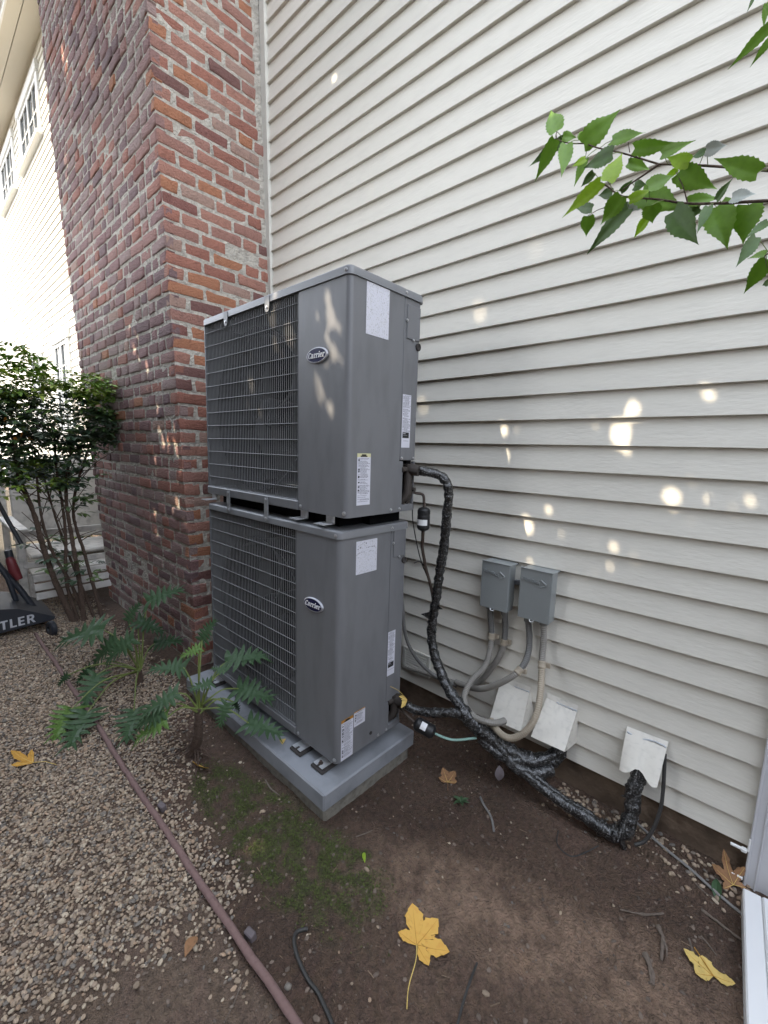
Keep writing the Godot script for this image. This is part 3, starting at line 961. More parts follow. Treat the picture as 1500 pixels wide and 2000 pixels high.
func unit(y0: float, y1: float, xo: float, upper: bool, label: String) -> void:
	var u := thing("heat_pump_unit", label, "air conditioner", "stacked outdoor heat pump units")
	var xl := -2.117; var xr := -1.129 + xo; var zf := 0.7415; var zb := 0.362
	var gx := -1.383 + xo * 0.4        # right edge of the grille
	var lid := 0.028
	var top := y1 - lid
	# folded front panel, rounded corner and side in one sheet
	var pan := MB.new()
	var prof := []
	prof.append(Vector2(gx, zf - 0.018)); prof.append(Vector2(gx, zf - 0.002)); prof.append(Vector2(gx + 0.002, zf))
	for k in 7:
		var a := PI * 0.5 * (1.0 - k / 6.0)
		prof.append(Vector2(xr - 0.020 + 0.020 * cos(a), zf - 0.020 + 0.020 * sin(a)))
	prof.append(Vector2(xr, zf - 0.022))
	var side_end := 0.469
	prof.append(Vector2(xr, side_end)); prof.append(Vector2(xr - 0.012, side_end))
	for k in prof.size() - 1:
		var a: Vector2 = prof[k]; var b: Vector2 = prof[k + 1]
		var r0 := pan.v.size()
		for q in [Vector3(a.x, y0, a.y), Vector3(b.x, y0, b.y), Vector3(b.x, top, b.y), Vector3(a.x, top, a.y)]: pan.p(q)
		pan.t(r0, r0 + 1, r0 + 2); pan.t(r0, r0 + 2, r0 + 3)
	obj("front_panel", pan, M.steel, u)
	# service panel, behind a narrow seam, and the plate under it with a cut-out for the valves
	var sy := y0 + (0.197 if upper else 0.135)
	var sp := MB.new()
	sp.span(Vector3(xr - 0.016, sy + 0.004, zb + 0.012), Vector3(xr - 0.001, top, side_end - 0.0045), 0.002)
	obj("service_panel", sp, M.steel, u)
	var lp := MB.new()
	lp.span(Vector3(xr - 0.014, y0, 0.445), Vector3(xr - 0.0012, sy, side_end), 0.001)
	lp.span(Vector3(xr - 0.014, y0, zb + 0.01), Vector3(xr - 0.0012, y0 + 0.026, 0.4448), 0.001)
	lp.span(Vector3(xr - 0.014, y0 + 0.0262, zb + 0.01), Vector3(xr - 0.0012, sy, zb + 0.018), 0.001)
	obj("valve_plate", lp, M.steel, u)
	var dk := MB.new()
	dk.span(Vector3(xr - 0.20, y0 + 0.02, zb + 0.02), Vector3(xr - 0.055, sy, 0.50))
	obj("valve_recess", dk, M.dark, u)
	# small cover on the service panel
	var cy1 := y1 - (0.045 if upper else 0.018)
	var cy0 := cy1 - (0.125 if upper else 0.122)
	var cv := MB.new()
	cv.span(Vector3(xr - 0.001, cy0, 0.376), Vector3(xr + 0.003, cy1 - 0.004, 0.452), 0.002)
	var co := obj("cover_plate", cv, M.steel, u)
	screw(Vector3(xr + 0.003, (cy0 + cy1) * 0.5, 0.455), Vector3.RIGHT, co, 0.004)
	screw(Vector3(xr + 0.003, cy0 - 0.002, 0.415), Vector3.RIGHT, co, 0.004)
	var gr := MB.new()
	gr.lathe(Vector3(xr, cy0 - 0.020, 0.382), Vector3.RIGHT, [[0.0145, 0.0], [0.0145, 0.004], [0.011, 0.006], [0.006, 0.003], [0.0, 0.002]], 14)
	obj("grommet", gr, M.rubber, u)
	# carcass: left side, back coil, inner wall, base pan
	var lf := MB.new()
	lf.span(Vector3(xl, y0, zb), Vector3(xl + 0.010, top, zf - 0.004), 0.003)
	obj("left_panel", lf, M.steel, u)
	var coil := MB.new()
	coil.span(Vector3(xl + 0.011, y0 + 0.045, zb), Vector3(xr - 0.03, top, zb + 0.03))
	obj("coil", coil, M.coil, u)
	var wallp := MB.new()
	wallp.span(Vector3(gx + 0.012, y0 + 0.045, zb + 0.031), Vector3(gx + 0.016, top, zf - 0.02))
	obj("partition", wallp, M.dark, u)
	var base := MB.new()
	base.span(Vector3(xl - 0.003, y0 - 0.002, zb - 0.004), Vector3(gx - 0.002, y0 + 0.036, zf + 0.004), 0.004)
	base.span(Vector3(xl + 0.02, y0 + 0.006, zb + 0.004), Vector3(xr - 0.004, y0 + 0.012, zf - 0.022))
	obj("base_pan", base, M.steel, u)
	# lid with rounded corners and a turned-down flange
	var lm := MB.new()
	var poly := PackedVector2Array()
	var ins := [[0.0, 0.0], [0.0, lid - 0.006], [0.003, lid - 0.001], [0.008, lid + 0.001]]
	var rings := []
	for s in ins:
		var row := []
		var rr: float = 0.024
		for cc in [[xr + 0.006, zf + 0.006, 0.0], [xl - 0.006, zf + 0.006, 0.5 * PI], [xl - 0.006, zb - 0.006, PI], [xr + 0.006, zb - 0.006, 1.5 * PI]]:
			for k in 6:
				var a: float = cc[2] + PI * 0.5 * k / 5.0
				var ox: float = cc[0] - signf(cc[0] - (xl + xr) * 0.5) * rr
				var oz: float = cc[1] - signf(cc[1] - (zf + zb) * 0.5) * rr
				row.append(lm.p(Vector3(ox + (rr - s[0]) * cos(a), top + s[1], oz + (rr - s[0]) * sin(a))))
		rings.append(row)
	for k in 3:
		for s in 24:
			var n := (s + 1) % 24
			lm.t(rings[k][n], rings[k][s], rings[k + 1][s]); lm.t(rings[k][n], rings[k + 1][s], rings[k + 1][n])
	for cap in [[3, false], [0, true]]:
		var row := []
		for s in 24: row.append(lm.p(lm.v[rings[cap[0]][s]]))
		for s in range(1, 23):
			if cap[1]: lm.t(row[0], row[s], row[s + 1])
			else: lm.t(row[0], row[s + 1], row[s])
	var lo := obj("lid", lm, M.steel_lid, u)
	for x in [-1.892, -1.564]:
		var tb := MB.new()
		var tp := PackedVector2Array([Vector2(-0.017, 0.0), Vector2(-0.014, -0.030), Vector2(-0.008, -0.040), Vector2(0.008, -0.040), Vector2(0.014, -0.030), Vector2(0.017, 0.0), Vector2(0.015, 0.018), Vector2(-0.015, 0.018)])
		if upper:
			tb.prism(Vector3(x, top + 0.004, zf + 0.0065), tp, Vector3.RIGHT, Vector3.UP, Vector3(0, 0, 0.002))
			obj("lid_tab", tb, M.steel, lo)
			screw(Vector3(x, top - 0.020, zf + 0.0085), Vector3.BACK, lo, 0.005)
	screw(Vector3(xr - 0.014, top + 0.013, zf + 0.0035), Vector3(0.35, 0, 0.94), lo)
	screw(Vector3(xr + 0.006, top + 0.013, 0.467), Vector3.RIGHT, lo, 0.004)
	screw(Vector3(xr - 0.012, y0 + 0.016, zf - 0.001), Vector3(0.3, 0, 0.95), u)
	screw(Vector3(gx + 0.014, y0 + 0.016, zf), Vector3.BACK, u, 0.005)
	screw(Vector3(xr, y0 + 0.012, 0.51), Vector3.RIGHT, u, 0.0045)
	screw(Vector3(xr, y0 + 0.012, 0.46), Vector3.RIGHT, u, 0.0045)
	if upper:
		screw(Vector3(xr, sy + 0.012, 0.457), Vector3.RIGHT, u, 0.0045)
		screw(Vector3(xr, sy + 0.012, 0.385), Vector3.RIGHT, u, 0.0045)
	# fan behind the grille
	var fc := Vector3((xl + gx) * 0.5, (y0 + y1) * 0.5 - 0.02, 0.60)
	var fr := minf(0.315, (y1 - y0) * 0.5 - 0.06)
	var ring := MB.new()
	ring.lathe(fc, Vector3.BACK, [[fr + 0.01, -0.10], [fr + 0.01, 0.07], [fr + 0.035, 0.095], [fr + 0.037, 0.09], [fr + 0.013, 0.066], [fr + 0.013, -0.10], [fr + 0.01, -0.10]], 40)
	obj("fan_ring", ring, M.fan, u)
	var mo := MB.new()
	mo.lathe(fc, Vector3.BACK, [[0.05, -0.16], [0.055, -0.05], [0.062, 0.02], [0.055, 0.045], [0.02, 0.052], [0.0, 0.052]], 20)
	var hub := obj("fan_hub", mo, M.fan, u)
	for k in 3:
		var bl := MB.new()
		var a0 := TAU * k / 3.0 + (0.5 if upper else 1.1)
		var rows := []
		for j in 7:
			var rad := lerpf(0.055, fr - 0.012, j / 6.0)
			var row := []
			for s in 7:
				var wd := lerpf(0.55, 0.95, j / 6.0)
				var an := a0 + (s / 6.0 - 0.5) * wd + 0.35 * j / 6.0
				row.append(bl.p(fc + Vector3(cos(an) * rad, sin(an) * rad, 0.035 - 0.075 * s / 6.0)))
			rows.append(row)
		for j in 6:
			for s in 6:
				bl.t(rows[j][s], rows[j + 1][s], rows[j + 1][s + 1]); bl.t(rows[j][s], rows[j + 1][s + 1], rows[j][s + 1])
		obj("fan_blade", bl, M.fan, u)
	# wire grille
	var gl := xl + 0.012; var gr2 := gx - 0.010
	var g0 := y0 + 0.040; var g1 := top - 0.002
	var fm := MB.new()
	fm.span(Vector3(xl, g0 - 0.004, zf - 0.012), Vector3(gl, g1, zf), 0.002)
	fm.span(Vector3(gr2 + 0.001, g0 - 0.004, zf - 0.014), Vector3(gx - 0.001, g1, zf - 0.004), 0.001)
	fm.span(Vector3(gl, g0 - 0.006, zf - 0.006), Vector3(gr2, g0, zf + 0.0), 0.001)
	var grille := obj("fan_grille", fm, M.steel_dark, u)
	var vm := MB.new()
	vm.tube([Vector3(0, g0, 0), Vector3(0, g1, 0)], 0.0017, 5, 0.0, null, false)
	var vmesh := vm.done()
	var nv := 54
	var count := 0
	for k in nv:
		var x := lerpf(gl + 0.006, gr2 - 0.004, k / float(nv - 1))
		sub("grille_wire", grille, count, vmesh, M.wire, Transform3D(Basis.IDENTITY, Vector3(x, 0, zf - 0.004)))
		count += 1
	var hm := MB.new()
	hm.tube([Vector3(gl, 0, 0), Vector3(gr2 + 0.006, 0, 0)], 0.0014, 5, 0.0, null, false)
	var hmesh := hm.done()
	var nh := 12 if upper else 14
	for k in nh:
		var y := g1 - 0.036 - k * 0.0612
		sub("grille_wire", grille, count, hmesh, M.wire, Transform3D(Basis.IDENTITY, Vector3(0, y, zf - 0.0003)))
		count += 1
	# oval badge
	var by := 1.699 if upper else 0.783
	var bx := -1.256 if upper else -1.268
	var bg := MB.new()
	var e1 := []
	for s in [[1.0, 0.0], [1.0, 0.005], [0.94, 0.0075], [0.90, 0.0072]]:
		var row := []
		for k in 36:
			var a := TAU * k / 36.0
			row.append(bg.p(Vector3(bx + cos(a) * 0.057 * s[0] , by + sin(a) * 0.027 * (s[0] if s[0] == 1.0 else s[0] - 0.04), zf + 0.001 + s[1])))
		e1.append(row)
	for k in 3:
		for s in 36:
			var n := (s + 1) % 36
			bg.t(e1[k][s], e1[k][n], e1[k + 1][n]); bg.t(e1[k][s], e1[k + 1][n], e1[k + 1][s])
	var badge := obj("badge", bg, M.silver, u)
	var bf := MB.new()
	var ct := bf.p(Vector3(bx, by, zf + 0.0078))
	var rim := []
	for k in 36:
		var a := TAU * k / 36.0
		rim.append(bf.p(Vector3(bx + cos(a) * 0.0525, by + sin(a) * 0.0238, zf + 0.0076)))
	for k in 36: bf.t(ct, rim[k], rim[(k + 1) % 36])
	obj("badge_face", bf, M.blue, badge)
	var tm := TextMesh.new()
	var f := SystemFont.new()
	f.font_names = PackedStringArray(["Droid Serif"])
	f.font_weight = 700
	tm.font = f
	tm.text = "Carrier"
	tm.font_size = 32
	tm.pixel_size = 0.00082
	tm.depth = 0.0012
	var tx := obj("badge_lettering", tm, M.paper_white, badge)
	tx.transform = Transform3D(Basis(Vector3(0.92, 0, 0), Vector3(0.22, 1, 0), Vector3(0, 0, 1)), Vector3(bx, by, zf + 0.0088))
	# stickers
	var sx := xr + 0.0012
	if upper:
		obj("weathered_sticker", quad_x(sx, 0.667, 0.553, 1.765, 1.932), print_label(120, 180, 1, 0, false, true), u)
		obj("rating_label", quad_x(sx - 0.0008, 0.462, 0.412, 1.388, 1.588), print_label(64, 240, 2, 0, true, false), u)
		obj("warning_label", quad_x(sx, 0.695, 0.628, 1.180, 1.363), print_label(90, 240, 3, 1, false, false), u)
	else:
		obj("weathered_sticker", quad_x(sx, 0.660, 0.548, 0.913, 1.040), print_label(120, 160, 4, 3, false, true), u)
		obj("rating_label", quad_x(sx - 0.0008, 0.466, 0.420, 0.435, 0.630), print_label(64, 240, 5, 0, true, false), u)
		obj("warning_label", quad_x(sx, 0.7195, 0.657, y0 + 0.004, 0.351), print_label(90, 240, 6, 2, false, false), u)
		obj("caution_label", quad_x(sx, 0.653, 0.592, 0.293, 0.357), print_label(90, 90, 7, 2, false, false), u)
		var hp := MB.new()
		hp.lathe(Vector3(xr, 0.222, 0.555), Vector3.RIGHT, [[0.0075, 0.0], [0.0075, 0.002], [0.004, 0.0025], [0.0, 0.0025]], 12)
		obj("hole_plug", hp, M.rubber, u)
	# service valves in the cut-out
	var vb := MB.new()
	var vx := xr - 0.012
	var vy := y0 + (0.165 if upper else 0.130)
	vb.tube([Vector3(vx + 0.008, vy + 0.02, 0.408), Vector3(vx + 0.008, y0 + 0.075, 0.408), Vector3(vx + 0.002, y0 + 0.05, 0.420), Vector3(vx - 0.02, y0 + 0.024, 0.428)], [0.018, 0.017, 0.014, 0.012], 10)
	vb.tube([Vector3(vx + 0.008, vy, 0.45), Vector3(vx + 0.008, vy, 0.395)], 0.011, 10)
	vb.tube([Vector3(vx - 0.02, vy, 0.402), Vector3(vx + 0.022, vy, 0.400), Vector3(vx + 0.05, vy - 0.004, 0.392)], [0.022, 0.024, 0.021], 12)
	obj("suction_valve", vb, M.brass, u)
	vb = MB.new()
	vb.tube([Vector3(vx + 0.004, y0 + 0.105, 0.386), Vector3(vx + 0.004, y0 + 0.06, 0.386), Vector3(vx - 0.01, y0 + 0.026, 0.392)], [0.010, 0.009, 0.008], 8)
	vb.tube([Vector3(vx - 0.01, y0 + 0.085, 0.384), Vector3(vx + 0.024, y0 + 0.085, 0.382)], 0.009, 8)
	obj("liquid_valve", vb, M.brass, u)
	# feet
	var feet := [[-1.353, true], [-1.213, true], [-2.085, true]] if not upper else [[-1.378, false], [-1.222, false], [-2.125, false]]
	for q in feet:
		var fx: float = q[0]
		var br := MB.new()
		var fy := y0 - 0.036
		br.prism(Vector3(fx, fy, zf - 0.03), PackedVector2Array([Vector2(-0.027, 0.0), Vector2(0.027, 0.0), Vector2(0.027, 0.052), Vector2(0.007, 0.052), Vector2(0.007, 0.034), Vector2(-0.007, 0.034), Vector2(-0.007, 0.052), Vector2(-0.027, 0.052)]), Vector3.RIGHT, Vector3.BACK, Vector3(0, 0.003, 0))
		br.box(Vector3(fx + 0.004, (fy + y0 - 0.002) * 0.5, zf - 0.033), Vector3(0.046, y0 - 0.002 - fy, 0.003))
		obj("foot_bracket", br, M.zinc, u)
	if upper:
		var rl := MB.new()  # black filler added so the gap between the units reads as deep shade
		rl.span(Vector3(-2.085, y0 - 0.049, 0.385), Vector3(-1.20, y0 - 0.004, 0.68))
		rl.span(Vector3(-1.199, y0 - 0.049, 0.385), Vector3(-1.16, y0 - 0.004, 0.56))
		obj("gap_shade", rl, M.dark, u)

func pad_and_units() -> void:
	var p := thing("equipment_pad", "blue-grey equipment pad on a concrete slab under the two units", "equipment pad")
	var m := MB.new()
	m.span(Vector3(-2.26, 0.052, 0.300), Vector3(-1.096, 0.124, 0.829), 0.006)
	obj("pad_top", m, M.pad, p)
	m = MB.new()
	m.span(Vector3(-2.235, -0.05, 0.32), Vector3(-1.110, 0.051, 0.812), 0.008)
	obj("slab", m, M.concrete, p)
	m = MB.new()
	m.span(Vector3(-1.7215, 0.120, 0.31), Vector3(-1.7185, 0.1248, 0.822))
	obj("score_line", m, M.steel_dark, p)
	var pads := [[-1.353, "dark rubber pad under the lower unit's foot nearer the grille"], [-1.213, "dark rubber pad under the lower unit's foot at its front right corner"], [-2.085, "dark rubber pad under the lower unit's left foot beside the philodendron"]]
	for q in pads:
		var r := MB.new()
		r.box(Vector3(q[0], 0.1305, 0.727), Vector3(0.074, 0.012, 0.09), 0.004)
		r.box(Vector3(q[0], 0.1385, 0.725), Vector3(0.064, 0.006, 0.078), 0.002)
		tag(obj("rubber_pad", r, M.rubber), q[1], "rubber pad", "rubber pads under the lower unit")
	var bo := MB.new()
	bo.lathe(Vector3(-1.213, 0.145, 0.748), Vector3.UP, [[0.010, 0.0], [0.010, 0.002], [0.006, 0.002], [0.006, 0.010], [0.0, 0.010]], 10)
	tag(obj("anchor_bolt", bo, M.copper), "rusty bolt in the slotted foot at the pad's front corner", "bolt")
	unit(0.178, 1.086, 0.0, false, "lower grey heat pump unit on the pad, weathered sticker with ink marks")
	unit(1.138, 1.962, 0.032, true, "upper grey heat pump unit dappled with sunlight, on top of the other")
	var where := [[-1.897, "galvanized strap joining the two units, nearer the chimney"], [-1.579, "galvanized strap joining the two units, nearer the front panel"]]
	for q in where:
		var s := MB.new()
		s.prism(Vector3(q[0], 1.118, 0.7505), PackedVector2Array([Vector2(-0.014, -0.042), Vector2(-0.008, -0.052), Vector2(0.008, -0.052), Vector2(0.014, -0.042), Vector2(0.014, 0.042), Vector2(0.008, 0.052), Vector2(-0.008, 0.052), Vector2(-0.014, 0.042)]), Vector3.RIGHT, Vector3.UP, Vector3(0, 0, 0.003))
		var o := obj("metal_strap", s, M.strap)
		tag(o, q[1], "strap", "straps joining the units")
		for dy in [-0.040, 0.040]: screw(Vector3(q[0], 1.118 + dy, 0.7535), Vector3.BACK, o, 0.005)

# ---------------------------------------------------------------- refrigerant lines, cables
func wrapped(called: String, pts: Array, r0: float, r1: float, step := 0.006) -> MB:
	var m := MB.new()
	var s := smooth(pts, step)
	var n := noise(called.hash() % 1000, 0.11, 3)
	var n2 := noise(called.hash() % 1000 + 1, 0.38, 3)
	var rr := []
	for k in s.size():
		rr.append(lerpf(r0, r1, float(k) / s.size()) * (1.0 + 0.10 * n.get_noise_1d(k * 0.8) + 0.05 * sin(k * 0.9)))
	m.tube(s, rr, 16, r0 * 0.28, n2)
	return m

func flap(m: MB, at: Vector3, dir: Vector3, w: float, l: float) -> void:
	var s := dir.cross(Vector3.UP).normalized() * w
	var u := Vector3.UP * w
	m.face(at - u, at + dir * l * 0.6 - u * 0.3, at + dir * l + s * 0.2, at + u)
	m.face(at + u, at + dir * l + s * 0.2, at + dir * l * 0.6 - u * 0.3, at - u)

func lines_and_pipes() -> void:
	var up := wrapped("up", [Vector3(-1.085, 1.308, 0.39), Vector3(-1.055, 1.298, 0.37), Vector3(-1.016, 1.288, 0.33), Vector3(-0.985, 1.262, 0.315), Vector3(-0.974, 1.215, 0.305), Vector3(-0.985, 1.13, 0.295), Vector3(-1.006, 1.003, 0.27), Vector3(-1.031, 0.864, 0.26), Vector3(-1.048, 0.744, 0.25), Vector3(-1.060, 0.655, 0.25), Vector3(-1.065, 0.587, 0.25), Vector3(-1.052, 0.519, 0.25), Vector3(-1.020, 0.447, 0.25), Vector3(-0.961, 0.368, 0.255), Vector3(-0.897, 0.324, 0.26), Vector3(-0.845, 0.300, 0.265)], 0.0180, 0.0215)
	flap(up, Vector3(-1.035, 0.715, 0.262), Vector3(0.9, 0.1, 0.3), 0.012, 0.05)
	flap(up, Vector3(-1.07, 0.665, 0.262), Vector3(-0.9, -0.05, 0.3), 0.018, 0.045)
	flap(up, Vector3(-1.045, 0.60, 0.262), Vector3(0.9, 0.2, 0.3), 0.012, 0.025)
	tag(obj("taped_pipe", up, M.tape), "black taped pipe dropping from the upper unit in front of the siding", "pipe", "black taped refrigerant pipes")
	var lowp := wrapped("low", [Vector3(-1.085, 0.290, 0.385), Vector3(-1.041, 0.274, 0.36), Vector3(-0.969, 0.283, 0.33), Vector3(-0.906, 0.297, 0.30), Vector3(-0.870, 0.297, 0.285)], 0.0175, 0.019)
	tag(obj("taped_pipe", lowp, M.tape), "short black taped pipe leaving the lower unit, a yellow leaf lying on it", "pipe", "black taped refrigerant pipes")
	var bun := wrapped("bundle", [Vector3(-0.885, 0.305, 0.272), Vector3(-0.843, 0.282, 0.262), Vector3(-0.774, 0.232, 0.235), Vector3(-0.711, 0.184, 0.195), Vector3(-0.646, 0.158, 0.165), Vector3(-0.585, 0.155, 0.12), Vector3(-0.548, 0.165, 0.08), Vector3(-0.540, 0.22, 0.05)], 0.031, 0.030)
	var bn := noise(91, 0.3, 2)
	bun.tube(smooth([Vector3(-0.80, 0.262, 0.27), Vector3(-0.74, 0.205, 0.225), Vector3(-0.66, 0.135, 0.20), Vector3(-0.60, 0.118, 0.17), Vector3(-0.545, 0.135, 0.11)], 0.008), 0.026, 12, 0.007, bn)
	bun.tube(smooth([Vector3(-0.79, 0.22, 0.26), Vector3(-0.72, 0.172, 0.235), Vector3(-0.67, 0.155, 0.20), Vector3(-0.60, 0.16, 0.15), Vector3(-0.55, 0.19, 0.09)], 0.008), 0.020, 12, 0.007, bn)
	tag(obj("taped_bundle", bun, M.tape), "thick bundle of black taped pipes below the two angled flashings", "pipe bundle")
	var run := wrapped("run", [Vector3(-0.70, 0.150, 0.205), Vector3(-0.657, 0.134, 0.195), Vector3(-0.569, 0.100, 0.19), Vector3(-0.471, 0.074, 0.18), Vector3(-0.380, 0.058, 0.17), Vector3(-0.325, 0.050, 0.168)], 0.016, 0.024)
	run.tube(smooth([Vector3(-0.70, 0.168, 0.19), Vector3(-0.60, 0.125, 0.178), Vector3(-0.48, 0.088, 0.17), Vector3(-0.37, 0.072, 0.158)], 0.008), 0.011, 10, 0.004, bn)
	var el := wrapped("elbow", [Vector3(-0.345, 0.052, 0.168), Vector3(-0.305, 0.045, 0.16), Vector3(-0.270, 0.062, 0.145), Vector3(-0.260, 0.115, 0.122), Vector3(-0.259, 0.170, 0.105), Vector3(-0.266, 0.205, 0.098), Vector3(-0.258, 0.235, 0.09), Vector3(-0.255, 0.285, 0.065), Vector3(-0.255, 0.315, 0.03)], 0.027, 0.022)
	run.tube(smooth([Vector3(-0.30, 0.062, 0.18), Vector3(-0.272, 0.04, 0.165), Vector3(-0.262, 0.01, 0.152)], 0.006), 0.010, 8, 0.003, bn)
	flap(el, Vector3(-0.262, 0.195, 0.118), Vector3(-0.8, -0.3, 0.5), 0.02, 0.04)
	var ro := obj("taped_pipe", run, M.tape)
	tag(ro, "black taped pipe running along the soil to the torn flashing at right", "pipe", "black taped refrigerant pipes")
	obj("taped_elbow", el, M.tape, ro)
	# filter driers
	var fd := thing("filter_drier", "black filter drier with white label hanging beside the upper unit", "filter drier", "black filter driers")
	var m := MB.new()
	m.lathe(Vector3(-1.074, 1.050, 0.33), Vector3.UP, [[0.0, 0.0], [0.010, 0.0], [0.022, 0.006], [0.0255, 0.012], [0.0262, 0.014], [0.0262, 0.062], [0.0255, 0.064], [0.0255, 0.070], [0.0262, 0.072], [0.0262, 0.086], [0.022, 0.094], [0.010, 0.099], [0.0, 0.099]], 20)
	obj("shell", m, M.black_paint, fd)
	m = MB.new()
	for k in 10:
		var a := lerpf(0.3, 2.5, k / 10.0); var b := lerpf(0.3, 2.5, (k + 1) / 10.0)
		m.face(Vector3(-1.074 + cos(b) * 0.0268, 1.100, 0.33 + sin(b) * 0.0268), Vector3(-1.074 + cos(a) * 0.0268, 1.100, 0.33 + sin(a) * 0.0268), Vector3(-1.074 + cos(a) * 0.0268, 1.076, 0.33 + sin(a) * 0.0268), Vector3(-1.074 + cos(b) * 0.0268, 1.076, 0.33 + sin(b) * 0.0268))
	obj("label", m, M.label, fd)
	m = MB.new()
	m.tube(smooth([Vector3(-1.112, 1.222, 0.380), Vector3(-1.100, 1.207, 0.358), Vector3(-1.085, 1.202, 0.336), Vector3(-1.077, 1.190, 0.331), Vector3(-1.074, 1.145, 0.33)], 0.006), 0.0062, 8)
	m.tube(smooth([Vector3(-1.074, 1.052, 0.33), Vector3(-1.078, 1.010, 0.325), Vector3(-1.086, 0.975, 0.315), Vector3(-1.080, 0.881, 0.29), Vector3(-1.066, 0.815, 0.275), Vector3(-1.060, 0.750, 0.258)], 0.01), taper(60, 0.0075, 0.006) .slice(0, smooth([Vector3(-1.074, 1.052, 0.33), Vector3(-1.078, 1.010, 0.325), Vector3(-1.086, 0.975, 0.315), Vector3(-1.080, 0.881, 0.29), Vector3(-1.066, 0.815, 0.275), Vector3(-1.060, 0.750, 0.258)], 0.01).size()), 8)
	obj("copper_line", m, M.copper, fd)
	fd = thing("filter_drier", "black filter drier lying under the yellow leaf beside the lower unit", "filter drier", "black filter driers")
	var a0 := Vector3(-1.030, 0.240, 0.392); var a1 := Vector3(-0.945, 0.212, 0.358)
	var ax := a1 - a0
	var L := ax.length()
	m = MB.new()
	m.lathe(a0, ax, [[0.0, 0.0], [0.010, 0.0], [0.024, 0.007], [0.028, 0.013], [0.0285, 0.015], [0.0285, L - 0.015], [0.028, L - 0.012], [0.020, L - 0.004], [0.008, L], [0.0, L]], 20)
	obj("shell", m, M.black_paint, fd)
	m = MB.new()
	var dn := ax.normalized(); var e1 := Vector3(0.1, 0.75, 0.65); e1 = (e1 - dn * e1.dot(dn)).normalized(); var e2 := dn.cross(e1)
	for k in 8:
		var a := lerpf(-0.5, 0.6, k / 8.0); var b := lerpf(-0.5, 0.6, (k + 1) / 8.0)
		var f0 := (e1 * cos(a) + e2 * sin(a)) * 0.0292; var f1 := (e1 * cos(b) + e2 * sin(b)) * 0.0292
		m.face(a0 + dn * 0.03 + f0, a0 + dn * 0.055 + f0, a0 + dn * 0.055 + f1, a0 + dn * 0.03 + f1)
	obj("label", m, M.label, fd)
	m = MB.new()
	m.tube(smooth([Vector3(-1.123, 0.268, 0.386), Vector3(-1.080, 0.258, 0.395), Vector3(-1.03, 0.240, 0.392)], 0.01), 0.006, 8)
	obj("copper_line", m, M.copper, fd)
	m = MB.new()
	m.tube(smooth([Vector3(-0.945, 0.212, 0.358), Vector3(-0.905, 0.203, 0.340), Vector3(-0.868, 0.200, 0.315), Vector3(-0.80, 0.222, 0.272)], 0.01), 0.0052, 8)
	obj("green_line", m, M.green_tube, fd)
	# thin control wires
	var wires := [
		["dark thin wire hanging loose beside the upper filter drier", [Vector3(-1.10, 1.165, 0.372), Vector3(-1.108, 1.10, 0.36), Vector3(-1.107, 1.0, 0.33), Vector3(-1.10, 0.91, 0.30), Vector3(-1.075, 0.82, 0.272), Vector3(-1.062, 0.74, 0.26)], 0.0024, M.cable, "wire"],
		["dark thin wire curving from the lower unit's back to the taped pipe", [Vector3(-1.115, 0.905, 0.33), Vector3(-1.10, 0.91, 0.31), Vector3(-1.08, 0.875, 0.285), Vector3(-1.068, 0.81, 0.268), Vector3(-1.062, 0.73, 0.258)], 0.0026, M.cable, "wire"],
		["brown-grey cable sagging behind the lower unit across the vent", [Vector3(-1.30, 0.75, 0.20), Vector3(-1.277, 0.646, 0.20), Vector3(-1.259, 0.522, 0.20), Vector3(-1.235, 0.430, 0.18), Vector3(-1.196, 0.350, 0.14), Vector3(-1.13, 0.285, 0.09), Vector3(-1.04, 0.262, 0.055)], 0.0085, M.conduit_dark, "cable"],
		["slim grey cable hanging from the torn flashing to the soil", [Vector3(-0.195, 0.345, 0.028), Vector3(-0.187, 0.283, 0.05), Vector3(-0.182, 0.231, 0.065), Vector3(-0.180, 0.173, 0.085), Vector3(-0.190, 0.105, 0.11), Vector3(-0.208, 0.058, 0.13), Vector3(-0.232, 0.042, 0.152)], 0.0062, M.cable, "cable"]]
	for w in wires:
		m = MB.new()
		m.tube(smooth(w[1], 0.012), w[2], 7)
		tag(obj("control_wire" if w[4] == "wire" else "cable", m, w[3]), w[0], w[4])
	m = MB.new()
	m.tube(smooth([on_ground(-0.268, 0.035, 0.02), on_ground(-0.205, 0.055, 0.008), on_ground(-0.150, 0.070, 0.006), on_ground(-0.08, 0.093, 0.008), on_ground(-0.014, 0.122, 0.006), on_ground(0.030, 0.135, 0.004), on_ground(0.066, 0.145, 0.003)], 0.012), 0.0048, 7)
	tag(obj("ground_cable", m, M.grey_cable), "pale grey cable on the soil along the foundation", "cable")
	m = MB.new()
	m.tube(smooth([on_ground(-0.75, 0.30, -0.002), on_ground(-0.72, 0.33, 0.006), on_ground(-0.67, 0.36, 0.004), on_ground(-0.63, 0.41, 0.002)], 0.012), 0.0042, 7)
	tag(obj("ground_cable", m, M.grey_cable), "short grey cable end on the soil below the filter drier", "cable")
	m = MB.new()
	var pts := [on_ground(-0.857, 1.085, 0.004), on_ground(-0.872, 1.112, 0.005), on_ground(-0.855, 1.133, 0.005), on_ground(-0.815, 1.150, 0.005), on_ground(-0.758, 1.160, 0.005), on_ground(-0.70, 1.162, 0.005), on_ground(-0.60, 1.20, 0.004), on_ground(-0.5, 1.35, 0.0)]
	m.tube(smooth(pts, 0.01), 0.0055, 8)
	tag(obj("black_cable", m, M.cable), "black cable curving over the dirt in front of the big yellow leaf", "cable")
	m = MB.new()
